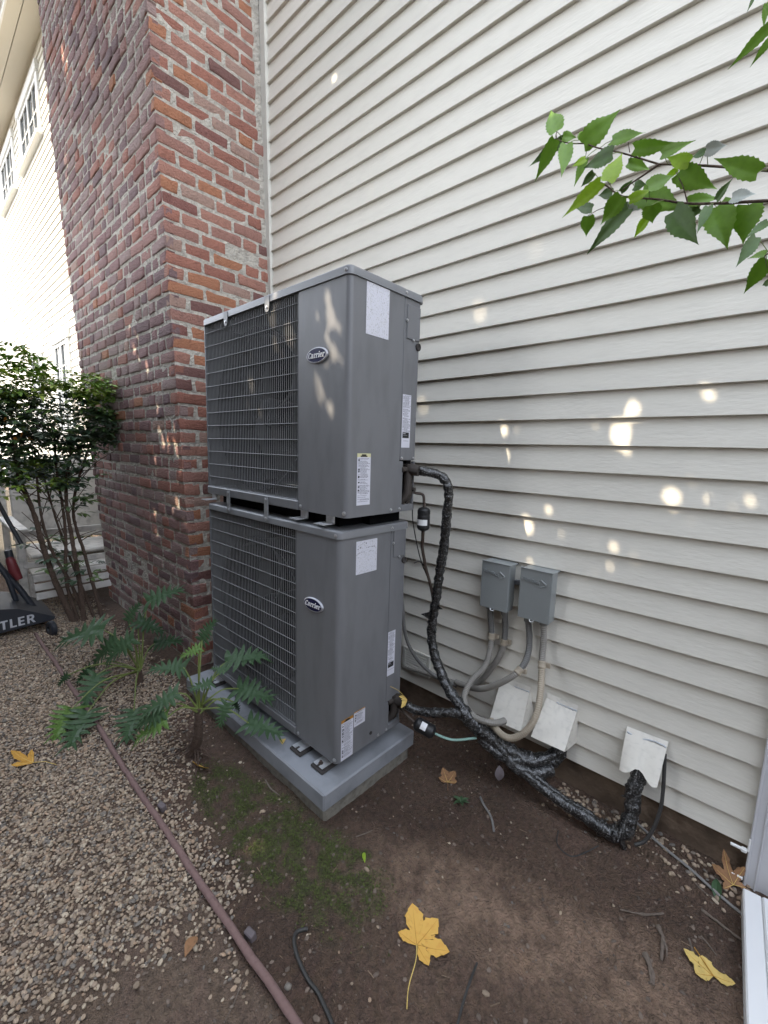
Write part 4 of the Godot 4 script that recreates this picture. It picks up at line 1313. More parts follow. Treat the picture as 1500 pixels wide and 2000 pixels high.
	m.tube(smooth([on_ground(-0.46, 0.815, 0.0), on_ground(-0.452, 0.86, 0.002), on_ground(-0.437, 0.93, 0.002), on_ground(-0.40, 1.05, 0.0)], 0.012), 0.0034, 7)
	tag(obj("black_cable", m, M.cable), "thin dark cable half buried right of the big yellow leaf", "cable")
	m = MB.new()
	m.tube(smooth([on_ground(-0.46, 0.24, 0.001), on_ground(-0.44, 0.30, 0.003), on_ground(-0.39, 0.315, 0.002), on_ground(-0.36, 0.27, 0.004), on_ground(-0.33, 0.21, 0.015)], 0.012), 0.0022, 6)
	tag(obj("thin_root", m, M.cable), "thin dark root looping on the soil beside the long taped pipe", "root")

func conduit(called: String, label: String, pts: Array, m: Material, m2: Material, split: float) -> void:
	var o := thing(called, label, "conduit", "flexible conduits under the disconnect boxes")
	var s := smooth(pts, 0.0022)
	var n := s.size()
	var rr := []
	for k in n: rr.append(0.0125 + 0.0014 * sin(k * TAU / 3.6))
	var cut := int(n * split)
	var b := MB.new()
	if cut > 2:
		b.tube(s.slice(0, cut + 1), rr.slice(0, cut + 1), 12)
		obj("upper_length", b, m, o)
	b = MB.new()
	b.tube(s.slice(maxi(cut, 0)), rr.slice(maxi(cut, 0)), 12)
	obj("lower_length", b, m2, o)
	var fit := MB.new()
	fit.lathe(pts[0] + Vector3(0, -0.012, 0), Vector3.UP, [[0.0155, 0.0], [0.0155, 0.022], [0.013, 0.024]], 12)
	obj("fitting", fit, M.conduit_dark, o)
	if split > 0.0:
		var at: Vector3 = s[cut]
		var dir: Vector3 = (s[cut + 2] - s[cut - 2]).normalized()
		var cp := MB.new()
		cp.lathe(at - dir * 0.016, dir, [[0.0135, 0.0], [0.0165, 0.001], [0.0165, 0.008], [0.0150, 0.009], [0.0150, 0.020], [0.0165, 0.021], [0.0165, 0.027], [0.0135, 0.029]], 14)
		cp.box(at + Vector3(0.014, 0.002, -0.012), Vector3(0.03, 0.022, 0.008), 0.002)
		obj("strap_clamp", cp, M.conduit_tan, o)

func disconnects() -> void:
	var defs := [[-0.923, -0.793, 0.7095, 0.9165, "grey disconnect box on the wall, the one nearer the units"], [-0.746, -0.615, 0.711, 0.9215, "grey disconnect box on the wall, the lower right one of the pair"]]
	for d in defs:
		var o := thing("disconnect_box", d[4], "electrical box", "grey electrical disconnect boxes")
		var m := MB.new()
		m.span(Vector3(d[0] + 0.006, d[2] + 0.008, 0.016), Vector3(d[1] - 0.010, d[3] - 0.008, 0.088), 0.003)
		obj("enclosure", m, M.box_grey, o)
		m = MB.new()
		m.span(Vector3(d[0], d[2], 0.0885), Vector3(d[1], d[3], 0.0955), 0.002)
		m.span(Vector3(d[1] - 0.009, d[2] + 0.002, 0.040), Vector3(d[1] - 0.001, d[3] - 0.005, 0.0883), 0.001)
		obj("cover", m, M.box_grey, o)
		m = MB.new()
		m.span(Vector3(d[0] + 0.004, d[3] - 0.0075, 0.014), Vector3(d[1], d[3] - 0.003, 0.0883), 0.001)
		m.span(Vector3(d[0] - 0.001, d[3] - 0.002, 0.0884), Vector3(d[1] + 0.001, d[3] + 0.001, 0.099), 0.001)
		obj("rain_lip", m, M.box_grey, o)
		var tm := TextMesh.new()
		var f := SystemFont.new()
		f.font_names = PackedStringArray(["Droid Sans"])
		tm.font = f
		tm.text = "DuraTech"
		tm.font_size = 24
		tm.pixel_size = 0.00080
		tm.depth = 0.008
		var t := obj("embossed_lettering", tm, M.box_grey, o)
		t.transform = Transform3D(Basis(Vector3.BACK, -0.12) * Basis.from_scale(Vector3(0.88, 1, 1)), Vector3(d[0] + 0.048, d[3] - 0.046, 0.0958))
		m = MB.new()
		var tip := Vector3(d[0] + 0.110, d[3] - 0.052, 0.0962)
		m.box(tip + Vector3(-0.011, 0.008, 0), Vector3(0.028, 0.0048, 0.008), 0.001, Basis(Vector3.BACK, -0.62))
		m.box(tip + Vector3(-0.012, -0.009, 0), Vector3(0.028, 0.0048, 0.008), 0.001, Basis(Vector3.BACK, 0.52))
		obj("embossed_arrow", m, M.box_grey, o)
		m = MB.new()
		m.tube(smooth([Vector3(d[0] + 0.052, d[2] + 0.003, 0.094), Vector3(d[0] + 0.056, d[2] - 0.005, 0.097), Vector3(d[0] + 0.066, d[2] - 0.005, 0.097), Vector3(d[0] + 0.070, d[2] + 0.002, 0.094)], 0.003), 0.0022, 6)
		obj("hasp", m, M.zinc, o)
	var m2 := MB.new()
	m2.span(Vector3(-0.800, 0.822, 0.014), Vector3(-0.742, 0.842, 0.035), 0.002)
	tag(obj("mounting_strut", m2, M.steel_dark), "short dark strut bridging the gap between the two boxes", "strut")
	conduit("flexible_conduit", "grey conduit from the first box, looping forward and round to the first flashing", [Vector3(-0.890, 0.707, 0.062), Vector3(-0.884, 0.633, 0.055), Vector3(-0.876, 0.563, 0.055), Vector3(-0.872, 0.487, 0.075), Vector3(-0.880, 0.433, 0.100), Vector3(-0.905, 0.390, 0.140), Vector3(-0.912, 0.355, 0.180), Vector3(-0.900, 0.329, 0.220), Vector3(-0.865, 0.311, 0.250), Vector3(-0.814, 0.299, 0.260), Vector3(-0.761, 0.300, 0.250), Vector3(-0.743, 0.287, 0.210), Vector3(-0.738, 0.275, 0.160)], M.conduit_dark, M.conduit, 0.2)
	conduit("flexible_conduit", "grey conduit from the first box, sweeping left behind the lower unit", [Vector3(-0.819, 0.702, 0.062), Vector3(-0.819, 0.627, 0.045), Vector3(-0.821, 0.556, 0.042), Vector3(-0.836, 0.491, 0.040), Vector3(-0.880, 0.402, 0.038), Vector3(-0.928, 0.328, 0.038), Vector3(-0.985, 0.279, 0.036), Vector3(-1.056, 0.263, 0.036), Vector3(-1.140, 0.261, 0.05), Vector3(-1.212, 0.264, 0.06), Vector3(-1.32, 0.260, 0.08)], M.conduit_dark, M.conduit, 0.18)
	conduit("flexible_conduit", "grey conduit from the second box, crossing the top of the first flashing", [Vector3(-0.714, 0.701, 0.062), Vector3(-0.705, 0.631, 0.055), Vector3(-0.698, 0.573, 0.065), Vector3(-0.696, 0.525, 0.100), Vector3(-0.718, 0.480, 0.140), Vector3(-0.778, 0.421, 0.150), Vector3(-0.857, 0.357, 0.130), Vector3(-0.937, 0.316, 0.100), Vector3(-1.038, 0.291, 0.070)], M.conduit_dark, M.conduit, 0.36)
	conduit("flexible_conduit", "tan corrugated conduit from the second box, curling between the two flashings", [Vector3(-0.648, 0.706, 0.062), Vector3(-0.641, 0.631, 0.062), Vector3(-0.638, 0.580, 0.070), Vector3(-0.624, 0.519, 0.100), Vector3(-0.603, 0.461, 0.150), Vector3(-0.590, 0.394, 0.205), Vector3(-0.610, 0.332, 0.230), Vector3(-0.654, 0.281, 0.240), Vector3(-0.696, 0.266, 0.240), Vector3(-0.753, 0.266, 0.215), Vector3(-0.786, 0.262, 0.180)], M.conduit, M.conduit_tan, 0.27)

func flashings() -> void:
	var defs := [
		[[-0.831, 0.382, -0.695, 0.386], [-0.806, 0.250, -0.667, 0.259], 0.155, "off-white sheet metal flashing behind the looped conduits, first of three"],
		[[-0.622, 0.390, -0.498, 0.388], [-0.624, 0.258, -0.491, 0.262], 0.155, "wide off-white sheet metal flashing with a silver sealant seam, middle of three"]]
	for d in defs:
		var t = d[0]; var b = d[1]; var z: float = d[2]
		var o := thing("pipe_flashing", d[3], "flashing", "sheet metal pipe flashings")
		var m := MB.new()
		var lip := 0.020
		var A := Vector3(t[0], t[1], 0.020); var B := Vector3(t[2], t[3], 0.020)
		var A2 := A + Vector3(0, -lip, 0.006); var B2 := B + Vector3(0, -lip, 0.006)
		var Cc := Vector3(b[2], b[3], z); var D := Vector3(b[0], b[1], z)
		var n := 6
		for k in n:
			var f0 := k / float(n); var f1 := (k + 1) / float(n)
			var w0 := 0.002 * sin(f0 * 7.0); var w1 := 0.002 * sin(f1 * 7.0)
			m.face(A.lerp(B, f0), A2.lerp(B2, f0) + Vector3(0, 0, w0), A2.lerp(B2, f1) + Vector3(0, 0, w1), A.lerp(B, f1))
			m.face(A2.lerp(B2, f0) + Vector3(0, 0, w0), D.lerp(Cc, f0), D.lerp(Cc, f1), A2.lerp(B2, f1) + Vector3(0, 0, w1))
			m.face(D.lerp(Cc, f1) + Vector3(0, -0.001, -0.002), D.lerp(Cc, f0) + Vector3(0, -0.001, -0.002), A2.lerp(B2, f0) + Vector3(0, -0.001, w0 - 0.002), A2.lerp(B2, f1) + Vector3(0, -0.001, w1 - 0.002))
		obj("slope", m, M.flashing, o)
		m = MB.new()
		for q in [[A2, D, -0.0006], [B2, Cc, 0.0006]]:
			var p0: Vector3 = q[0] + Vector3(q[2], 0, 0); var p1: Vector3 = q[1] + Vector3(q[2], 0, 0)
			var p2 := Vector3(p1.x, p1.y - 0.03, 0.018); var p3 := Vector3(p0.x, p0.y, 0.018)
			m.face(p0, p1, p2, p3); m.face(p0 + Vector3(0.001, 0, 0), p3 + Vector3(0.001, 0, 0), p2 + Vector3(0.001, 0, 0), p1 + Vector3(0.001, 0, 0))
		obj("cheek", m, M.flashing, o)
		m = MB.new()
		var s := []
		for k in 18:
			var f := k / 17.0
			s.append(A2.lerp(B2, lerpf(0.35 if d[2] == 0.155 and t[0] > -0.7 else 0.5, 0.99, f)) + Vector3(0, 0.003 * sin(k * 2.1) + 0.001, 0.003))
		m.tube(s, 0.0022, 6, 0.0014, noise(95, 0.5, 2))
		obj("sealant_seam", m, M.sealant, o)
	# the torn one
	var o2 := thing("pipe_flashing", "off-white sheet metal flashing torn along its lower edge, alone at right", "flashing", "sheet metal pipe flashings")
	var m2 := MB.new()
	var cols := 10; var rows := 5
	var low := [[0.0, 0.263], [0.25, 0.272], [0.40, 0.290], [0.44, 0.292], [0.55, 0.288], [0.72, 0.272], [0.88, 0.262], [1.0, 0.266]]
	var grid := []
	for back in 2:
		grid = []
		for j in rows + 1:
			var row := []
			for k in cols + 1:
				var f := k / float(cols)
				var yl := 0.26
				for q in low.size() - 1:
					if f >= low[q][0] and f <= low[q + 1][0]: yl = lerpf(low[q][1], low[q + 1][1], inverse_lerp(low[q][0], low[q + 1][0], f))
				var g := j / float(rows)
				var xx := lerpf(lerpf(-0.321, -0.190, f), lerpf(-0.313, -0.194, f), g)
				var yy := lerpf(lerpf(0.384, 0.388, f), yl, g)
				var zz := 0.020 + 0.092 * pow(g, 0.9) + 0.010 * g * sin(f * 9.0) - back * 0.0015
				row.append(m2.p(Vector3(xx, yy, zz)))
			grid.append(row)
		for j in rows:
			for k in cols:
				if back == 0: m2.t(grid[j + 1][k], grid[j + 1][k + 1], grid[j][k + 1]); m2.t(grid[j + 1][k], grid[j][k + 1], grid[j][k])
				else: m2.t(grid[j + 1][k + 1], grid[j + 1][k], grid[j][k + 1]); m2.t(grid[j][k + 1], grid[j + 1][k], grid[j][k])
	obj("slope", m2, M.flashing, o2)
	m2 = MB.new()
	var sm := []
	for k in 20: sm.append(Vector3(lerpf(-0.316, -0.192, k / 19.0), 0.372 - 0.006 * sin(k * 0.32) , 0.034 + 0.001 * sin(k * 1.7)))
	m2.tube(sm, 0.0028, 6, 0.0014, noise(96, 0.5, 2))
	obj("sealant_seam", m2, M.sealant, o2)

# ---------------------------------------------------------------- edging strip
func garden_edge() -> void:
	var o := thing("garden_edging", "long reddish brown edging strip between gravel and planting bed", "garden edging")
	var m := MB.new()
	var pts := []
	for k in 90:
		var x := lerpf(-3.75, -0.45, k / 89.0)
		pts.append(Vector3(x, gy(x, 1.24) + 0.014 + 0.003 * sin(x * 5.0), 1.24 + 0.004 * sin(x * 3.1) - 0.002 * sin(x * 7.3)))
	m.tube(pts, 0.0105, 10, 0.0016, noise(97, 0.2, 2))
	obj("strip", m, M.edging, o)
	for x in [-1.585, -0.955, -2.55]:
		var s := MB.new()
		s.box(Vector3(x, gy(x, 1.21) + 0.008, 1.210), Vector3(0.032, 0.034, 0.020), 0.003, Basis.from_euler(Vector3(0.2, 0.15, 0)))
		obj("stake", s, M.stake, o)

# ---------------------------------------------------------------- plants
func lobed_leaf(base: Vector3, tip: Vector3, up: Vector3, lobes: int) -> MB:
	# a philodendron blade: midrib, long finger lobes each side, folded a little and drooping
	var m := MB.new()
	var ax := tip - base
	var L := ax.length()
	ax /= L
	var nrm := (up - ax * up.dot(ax)).normalized()
	var side := ax.cross(nrm)
	var at := func(t: float, w: float, lift: float) -> Vector3:
		return base + ax * (L * t) + side * (w * L) + nrm * (L * (lift - 0.16 * t * t + 0.22 * absf(w) - 0.42 * w * w))
	for s in [-1.0, 1.0]:
		for k in lobes:
			var f := float(k) / (lobes - 1)
			var t0 := lerpf(0.03, 0.80, f)
			var reach: float = lerpf(0.50, 0.20, f) * (0.9 + R(-0.12, 0.12)) * (0.8 if k == 0 else 1.0)
			var sweep := lerpf(-0.20, 0.26, pow(f, 0.8)) + R(-0.03, 0.03)
			var wid := lerpf(0.115, 0.075, f)
			var prev := []
			for j in 5:
				var g := j / 4.0
				var w: float = s * reach * g
				var tc: float = t0 + sweep * g * (0.6 + 0.4 * g)
				var hw: float = wid * [0.75, 0.70, 0.62, 0.42, 0.05][j]
				var lift: float = 0.02 * sin(g * 5.0 + k)
				var cur := [at.call(tc - hw, w, lift), at.call(tc, w, lift + 0.012), at.call(tc + hw, w, lift)]
				if j > 0:
					for q in 2:
						if s > 0: m.face(prev[q], cur[q], cur[q + 1], prev[q + 1])
						else: m.face(prev[q], prev[q + 1], cur[q + 1], cur[q])
				prev = cur
	# web along the midrib and the end lobe
	var pr := []
	for j in 9:
		var t := j / 8.0
		var hw: float = lerpf(0.10, 0.055, t) * (0.5 if j == 0 else 1.0) * (0.05 if j == 8 else 1.0)
		var cur := [at.call(t, -hw, 0.002), at.call(t, 0.0, -0.006), at.call(t, hw, 0.002)]
		if j > 0:
			for q in 2: m.face(pr[q], pr[q + 1], cur[q + 1], cur[q])
		pr = cur
	return m

func ferns() -> void:
	var defs := [
		["low philodendron with deeply cut leaves beside the equipment pad", FERN_RIGHT, Vector3(-1.79, -0.01, 1.0), Vector3(-1.70, 0.265, 1.01), true],
		["philodendron with deeply cut leaves against the brick chimney", FERN_LEFT, Vector3(-2.61, -0.01, 0.95), Vector3(-2.60, 0.075, 0.95), false]]
	for d in defs:
		var o := thing("philodendron", d[0], "plant", "philodendrons in the bed")
		var a = d[1]
		var crown: Vector3 = d[3]
		var st := MB.new()
		if d[4]:
			var tr := smooth([d[2] + Vector3(-0.03, 0.0, 0.01), d[2] + Vector3(0.0, 0.05, 0.0), d[2].lerp(crown, 0.5) + Vector3(0.018, 0.01, 0), crown + Vector3(0, 0.015, 0)], 0.012)
			st.tube(tr, taper(tr.size(), 0.027, 0.015), 9, 0.004, noise(31, 0.4, 2))
			for k in 16:
				var an := R(0, TAU); var ln := R(0.06, 0.17)
				var b: Vector3 = d[2] + Vector3(0, R(0.02, 0.09), 0)
				var e := on_ground(b.x + cos(an) * ln, b.z + sin(an) * ln * 0.8, 0.001)
				var path := smooth([b, b.lerp(e, 0.5) + Vector3(R(-0.02, 0.02), R(0.0, 0.03), R(-0.02, 0.02)), e, e + Vector3(cos(an + 0.6), -0.1, sin(an + 0.6)) * 0.05], 0.015)
				st.tube(path, taper(path.size(), R(0.003, 0.006), 0.0015), 5)
		else:
			st.tube([d[2], crown], [0.02, 0.015], 8)
		obj("stem", st, M.bark, o)
		for k in range(0, a.size(), 7):
			var b := Vector3(a[k], a[k + 1], a[k + 2]); var e := Vector3(a[k + 3], a[k + 4], a[k + 5])
			var up := (Vector3.UP * 0.9 + (EYE - b).normalized() * 0.75 + Vector3(R(-0.25, 0.25), 0, R(-0.25, 0.25))).normalized()
			e = b + (e - b) * (1.4 if b.y > 0.2 else 1.1)
			e.y = maxf(e.y, gy(e.x, e.z) + 0.012)
			var l := obj("leaf", lobed_leaf(b, e, up, 7), M.fern[a[k + 6]], o)
			var pm := MB.new()
			var mid := crown.lerp(b, 0.55) + Vector3(0, 0.03 + 0.10 * clampf(crown.distance_to(b) - 0.1, 0.0, 0.5), 0)
			var path := smooth([crown + Vector3(R(-0.01, 0.01), R(-0.01, 0.02), R(-0.01, 0.01)), mid, b], 0.02)
			pm.tube(path, taper(path.size(), 0.0048, 0.0028), 6)
			obj("leaf_stalk", pm, M.petiole, o)

func leaflet_mesh() -> ArrayMesh:
	var m := MB.new()
	var pr := []
	for j in 5:
		var t := j / 4.0
		var hw: float = [0.03, 0.15, 0.19, 0.12, 0.0][j]
		var y := -0.12 * t * t
		var cur := [Vector3(-hw, y + hw * 0.3, t), Vector3(0, y, t), Vector3(hw, y + hw * 0.3, t)]
		if j > 0:
			for q in 2: m.face(pr[q], cur[q], cur[q + 1], pr[q + 1])
		pr = cur
	return m.done()

func spray(cx: Vector3, rad: Vector3, n: int, size: float, cols: Array, top_bias: float) -> Array:
	var where := []; var tint := []
	var made := 0
	var clump := noise(101, 2.6, 3)
	var tries := 0
	while made < n and tries < n * 12:
		tries += 1
		var q := Vector3(R(-1, 1), R(-1, 1), R(-1, 1))
		if q.length() > 1.0: continue
		var p := cx + q * rad
		if clump.get_noise_3dv(p) + 0.20 * q.y * top_bias < -0.05 - (0.1 if q.length() < 0.7 else 0.0): continue
		# a small compound spray: leaflets set along a short twig
		var yaw := R(0, TAU)
		var c: Color = cols[rng.randi() % cols.size()] * R(0.8, 1.2)
		for k in 7:
			var a := yaw + (k - 3) * 0.42 + R(-0.15, 0.15)
			var b := Basis(Vector3.UP, a) * Basis(Vector3.RIGHT, R(-0.25, 0.55)) * Basis(Vector3.BACK, R(-0.4, 0.4))
			var s := size * R(0.7, 1.2)
			where.append(Transform3D(b.scaled_local(Vector3(s, s, s)), p + Vector3(sin(yaw), R(-0.1, 0.1), cos(yaw)) * size * 0.35 * (k % 4)))
			tint.append(c)
		made += 1
	return [where, tint]

func shrubs() -> void:
	var leaf := leaflet_mesh()
	var o := thing("nandina_shrub", "leggy shrub with bare stems and fine leaves against the chimney's left side", "shrub")
	var stems := [
		[Vector3(-3.86, -0.02, 0.99), Vector3(-3.9, 0.36, 1.09), Vector3(-3.92, 0.64, 1.14), Vector3(-3.95, 0.86, 1.17), Vector3(-3.9, 1.1, 1.235), Vector3(-3.9, 1.4, 1.25)],
		[Vector3(-3.86, -0.02, 0.96), Vector3(-3.88, 0.32, 1.02), Vector3(-3.9, 0.64, 1.0), Vector3(-3.92, 0.9, 1.0), Vector3(-3.92, 1.15, 1.02), Vector3(-3.9, 1.5, 1.02)],
		[Vector3(-3.83, -0.02, 0.92), Vector3(-3.9, 0.30, 0.99), Vector3(-3.95, 0.56, 1.08), Vector3(-4.0, 0.86, 1.12), Vector3(-4.02, 1.3, 1.12)],
		[Vector3(-3.82, -0.02, 0.94), Vector3(-3.82, 0.3, 0.95), Vector3(-3.86, 0.66, 0.97), Vector3(-3.88, 1.0, 0.98), Vector3(-3.9, 1.45, 0.9)],
		[Vector3(-3.80, -0.02, 0.82), Vector3(-3.84, 0.27, 0.86), Vector3(-3.9, 0.52, 0.89), Vector3(-3.95, 0.8, 0.93), Vector3(-3.9, 1.05, 0.905), Vector3(-3.85, 1.4, 0.8)],
		[Vector3(-3.84, -0.02, 0.86), Vector3(-3.92, 0.26, 0.92), Vector3(-3.98, 0.62, 1.0), Vector3(-4.0, 0.95, 1.06), Vector3(-4.05, 1.3, 1.1)]]
	var rads := [0.021, 0.012, 0.012, 0.017, 0.013, 0.010]
	for k in stems.size():
		var m := MB.new()
		var s := smooth(stems[k], 0.025)
		m.tube(s, taper(s.size(), rads[k] * 1.1, rads[k] * 0.55), 8, rads[k] * 0.25, noise(110 + k, 0.25, 2))
		for j in 7:
			var f: Vector3 = s[int(s.size() * R(0.35, 0.95))]
			var e := f + Vector3(R(-0.25, 0.2), R(0.05, 0.3), R(-0.22, 0.22))
			var pth := smooth([f, f.lerp(e, 0.5) + Vector3(0, 0.02, 0), e], 0.03)
			m.tube(pth, taper(pth.size(), 0.0045, 0.002), 5)
		obj("stem", m, M.bark, o)
	var cols := [Color(0.060, 0.105, 0.038), Color(0.048, 0.088, 0.050), Color(0.085, 0.145, 0.034), Color(0.10, 0.13, 0.095)]
	var light := [Color(0.19, 0.29, 0.04), Color(0.14, 0.24, 0.04), Color(0.26, 0.33, 0.05)]
	var w := []; var t := []
	for q in [[Vector3(-3.93, 1.52, 1.05), Vector3(0.34, 0.22, 0.54), 560, 0.058, cols, 0.5], [Vector3(-3.9, 1.74, 1.02), Vector3(0.34, 0.16, 0.54), 240, 0.060, light, 1.0], [Vector3(-3.88, 1.70, 0.68), Vector3(0.16, 0.10, 0.16), 60, 0.055, light, 0.5], [Vector3(-3.9, 1.92, 1.12), Vector3(0.2, 0.10, 0.26), 34, 0.055, light, 0.6],
			[Vector3(-3.93, 1.22, 1.12), Vector3(0.28, 0.22, 0.40), 330, 0.058, cols, 0.5], [Vector3(-3.9, 1.10, 1.18), Vector3(0.22, 0.16, 0.20), 60, 0.058, light, 0.3], [Vector3(-3.92, 0.95, 1.02), Vector3(0.22, 0.16, 0.22), 26, 0.062, cols, 0.2], [Vector3(-3.92, 0.42, 0.95), Vector3(0.3, 0.12, 0.25), 22, 0.06, cols, 0.2], [Vector3(-3.95, 0.66, 1.12), Vector3(0.15, 0.16, 0.12), 10, 0.075, cols, 0.2], [Vector3(-3.84, 1.5, 0.70), Vector3(0.18, 0.16, 0.20), 90, 0.055, cols, 0.4]]:
		var r := spray(q[0], q[1], q[2], q[3], q[4], q[5])
		w.append_array(r[0]); t.append_array(r[1])
	for k in 9:      # a few turning leaves
		w.append(Transform3D(Basis.from_euler(Vector3(R(-1, 1), R(0, 6), 0)).scaled(Vector3.ONE * 0.05), Vector3(R(-3.9, -3.6), R(1.35, 1.5), R(1.15, 1.3))))
		t.append(Color(0.5, 0.2, 0.03))
	scatter("foliage", leaf, M.foliage, w, t, o)
	var defs := [["dark green bush behind the white chair, at the left edge", Vector3(-6.7, 0.75, 1.65), Vector3(0.7, 0.75, 0.6), 700, 0.075], ["dark green bush between the white chair and the house wall", Vector3(-6.5, 0.55, 0.35), Vector3(0.6, 0.6, 0.3), 420, 0.075]]
	for d in defs:
		var b := thing("garden_bush", d[0], "shrub", "bushes behind the chair")
		var st := MB.new()
		for k in 5:
			var e: Vector3 = d[1] + Vector3(R(-0.3, 0.3), 0.2, R(-0.2, 0.2))
			st.tube([Vector3(d[1].x + R(-0.1, 0.1), -0.02, d[1].z + R(-0.1, 0.1)), e], [0.014, 0.006], 6)
		obj("stem", st, M.bark, b)
		var r := spray(d[1], d[2], d[3], d[4], cols + [light[0]], 0.4)
		scatter("foliage", leaf, M.foliage, r[0], r[1], b)

# ---------------------------------------------------------------- things beyond the chimney
func plank(called: String, o: Node3D, a: Vector3, b: Vector3, w: float, th: float, up: Vector3) -> void:
	var m := MB.new()
	var dir := (b - a).normalized()
	var side := up.cross(dir).normalized()
	var nn := dir.cross(side)
	m.box((a + b) * 0.5, Vector3(a.distance_to(b), th, w), minf(th, w) * 0.18, Basis(dir, nn, side))
	obj(called, m, M.chair, o)

func chair() -> void:
	var o := thing("garden_chair", "weathered white garden armchair behind the leggy shrub", "chair")
	# faces +x, its left arm towards the path; z 0.38 .. 1.18
	var za := 0.36; var zb := 1.19
	var m := MB.new()
	m.box(Vector3(-4.83, 0.395, (za + zb) * 0.5), Vector3(0.72, 0.035, zb - za - 0.10), 0.012, Basis(Vector3.BACK, 0.05))
	obj("seat", m, M.chair, o)
	m = MB.new()
	m.box(Vector3(-5.245, 0.78, (za + zb) * 0.5), Vector3(0.03, 0.74, zb - za - 0.10), 0.01, Basis(Vector3.BACK, 0.16))
	obj("backrest", m, M.chair, o)
	plank("top_rail", o, Vector3(-5.31, 1.165, za), Vector3(-5.31, 1.165, zb), 0.05, 0.035, Vector3(1, 0.2, 0))
	plank("back_slat", o, Vector3(-5.20, 0.50, za + 0.04), Vector3(-5.20, 0.50, zb - 0.04), 0.12, 0.03, Vector3(1, 0.15, 0))
	for z in [za, zb]:
		plank("back_post", o, Vector3(-5.17, 0.0, z), Vector3(-5.32, 1.17, z), 0.045, 0.05, Vector3(0, 0, 1))
		plank("arm", o, Vector3(-5.22, 0.655, z), Vector3(-4.42, 0.645, z), 0.10, 0.03, Vector3.UP)
		plank("front_leg", o, Vector3(-4.47, 0.0, z), Vector3(-4.47, 0.63, z), 0.05, 0.06, Vector3(0, 0, 1))
	plank("arm_stretcher", o, Vector3(-4.46, 0.615, za), Vector3(-4.46, 0.615, zb), 0.05, 0.022, Vector3(1, 0, 0))
	plank("front_apron", o, Vector3(-4.455, 0.355, za), Vector3(-4.455, 0.355, zb), 0.05, 0.03, Vector3(1, 0.1, 0))
	# the low slatted foot rest in front of it
	var f := thing("slatted_footrest", "low white slatted footrest in front of the garden chair", "footrest")
	for k in 3:
		plank("slat", f, Vector3(-4.33 + 0.04 * k, 0.275 - 0.062 * k, 0.42), Vector3(-4.29 + 0.04 * k, 0.275 - 0.062 * k, 1.16), 0.055, 0.02, Vector3(1, 0.35, 0))
	for z in [0.45, 1.15]: plank("runner", f, Vector3(-4.42, 0.29, z), Vector3(-4.42, 0.0, z), 0.05, 0.03, Vector3(0, 0, 1))
	plank("top_board", f, Vector3(-4.41, 0.312, 0.42), Vector3(-4.38, 0.312, 1.16), 0.10, 0.022, Vector3(0.25, 1, 0))

func edger() -> void:
	var o := thing("lawn_tool", "dark plastic lawn tool with pale lettering at the left edge", "lawn tool")
	# hood: a low wedge whose lettered side looks towards +x
	var m := MB.new()
	var poly := PackedVector2Array([Vector2(1.13, 0.085), Vector2(1.9, 0.045), Vector2(1.9, 0.225), Vector2(1.46, 0.245), Vector2(1.32, 0.215), Vector2(1.2, 0.15), Vector2(1.12, 0.105)])
	m.prism(Vector3(-4.28, 0, 0), poly, Vector3(0, 0, 1), Vector3.UP, Vector3(0.50, 0, 0))
	obj("hood", m, M.plastic, o)
	var tm := TextMesh.new()
	var f := SystemFont.new()
	f.font_names = PackedStringArray(["Droid Sans"])
	f.font_weight = 800
	tm.font = f
	tm.text = "TTLER"
	tm.font_size = 40
	tm.pixel_size = 0.0021
	tm.depth = 0.003
	var t := obj("lettering", tm, M.lettering, o)
	t.transform = Transform3D(Basis(Vector3(0, 0.05, -1.0), Vector3(0, 1, 0), Vector3(1, 0, 0)), Vector3(-3.777, 0.122, 1.355))
	m = MB.new()
	m.lathe(Vector3(-3.70, 0.05, 1.16), Vector3(0.2, 0, 1), [[0.0, -0.02], [0.045, -0.02], [0.055, -0.012], [0.055, 0.012], [0.045, 0.02], [0.02, 0.02], [0.018, 0.01], [0.0, 0.01]], 20)
	obj("wheel", m, M.plastic, o)
	m = MB.new()
	m.tube([Vector3(-4.03, 0.20, 1.30), Vector3(-4.02, 0.38, 1.335), Vector3(-4.06, 0.72, 1.47)], 0.017, 10)
	obj("shaft", m, M.plastic, o)
	m = MB.new()
	m.tube([Vector3(-4.0, 0.12, 1.20), Vector3(-4.02, 0.30, 1.28), Vector3(-4.05, 0.56, 1.42)], 0.02, 10)
	obj("support_tube", m, M.plastic, o)
	m = MB.new()
	m.tube([Vector3(-3.99, 0.37, 1.275), Vector3(-4.0, 0.44, 1.30), Vector3(-4.0, 0.515, 1.315), Vector3(-4.01, 0.53, 1.32)], [0.022, 0.034, 0.03, 0.02], 10)
	obj("trigger_grip", m, M.red, o)
	m = MB.new()
	m.tube([Vector3(-4.02, 0.51, 1.31), Vector3(-4.03, 0.585, 1.32)], 0.024, 10)
	obj("clamp", m, M.plastic, o)
	var p := MB.new()
	p.tube([Vector3(-4.05, 0.605, 1.235), Vector3(-4.10, 0.80, 1.30), Vector3(-4.16, 1.0, 1.36)], 0.014, 10)
	obj("handlebar", p, M.plastic, o)
	p = MB.new()
	p.box(Vector3(-4.20, 0.33, 1.42), Vector3(0.03, 0.66, 0.05), 0.004, Basis(Vector3.RIGHT, -0.06))
	tag(obj("wooden_stake", p, M.trim), "pale wooden stake standing behind the lawn tool", "stake")

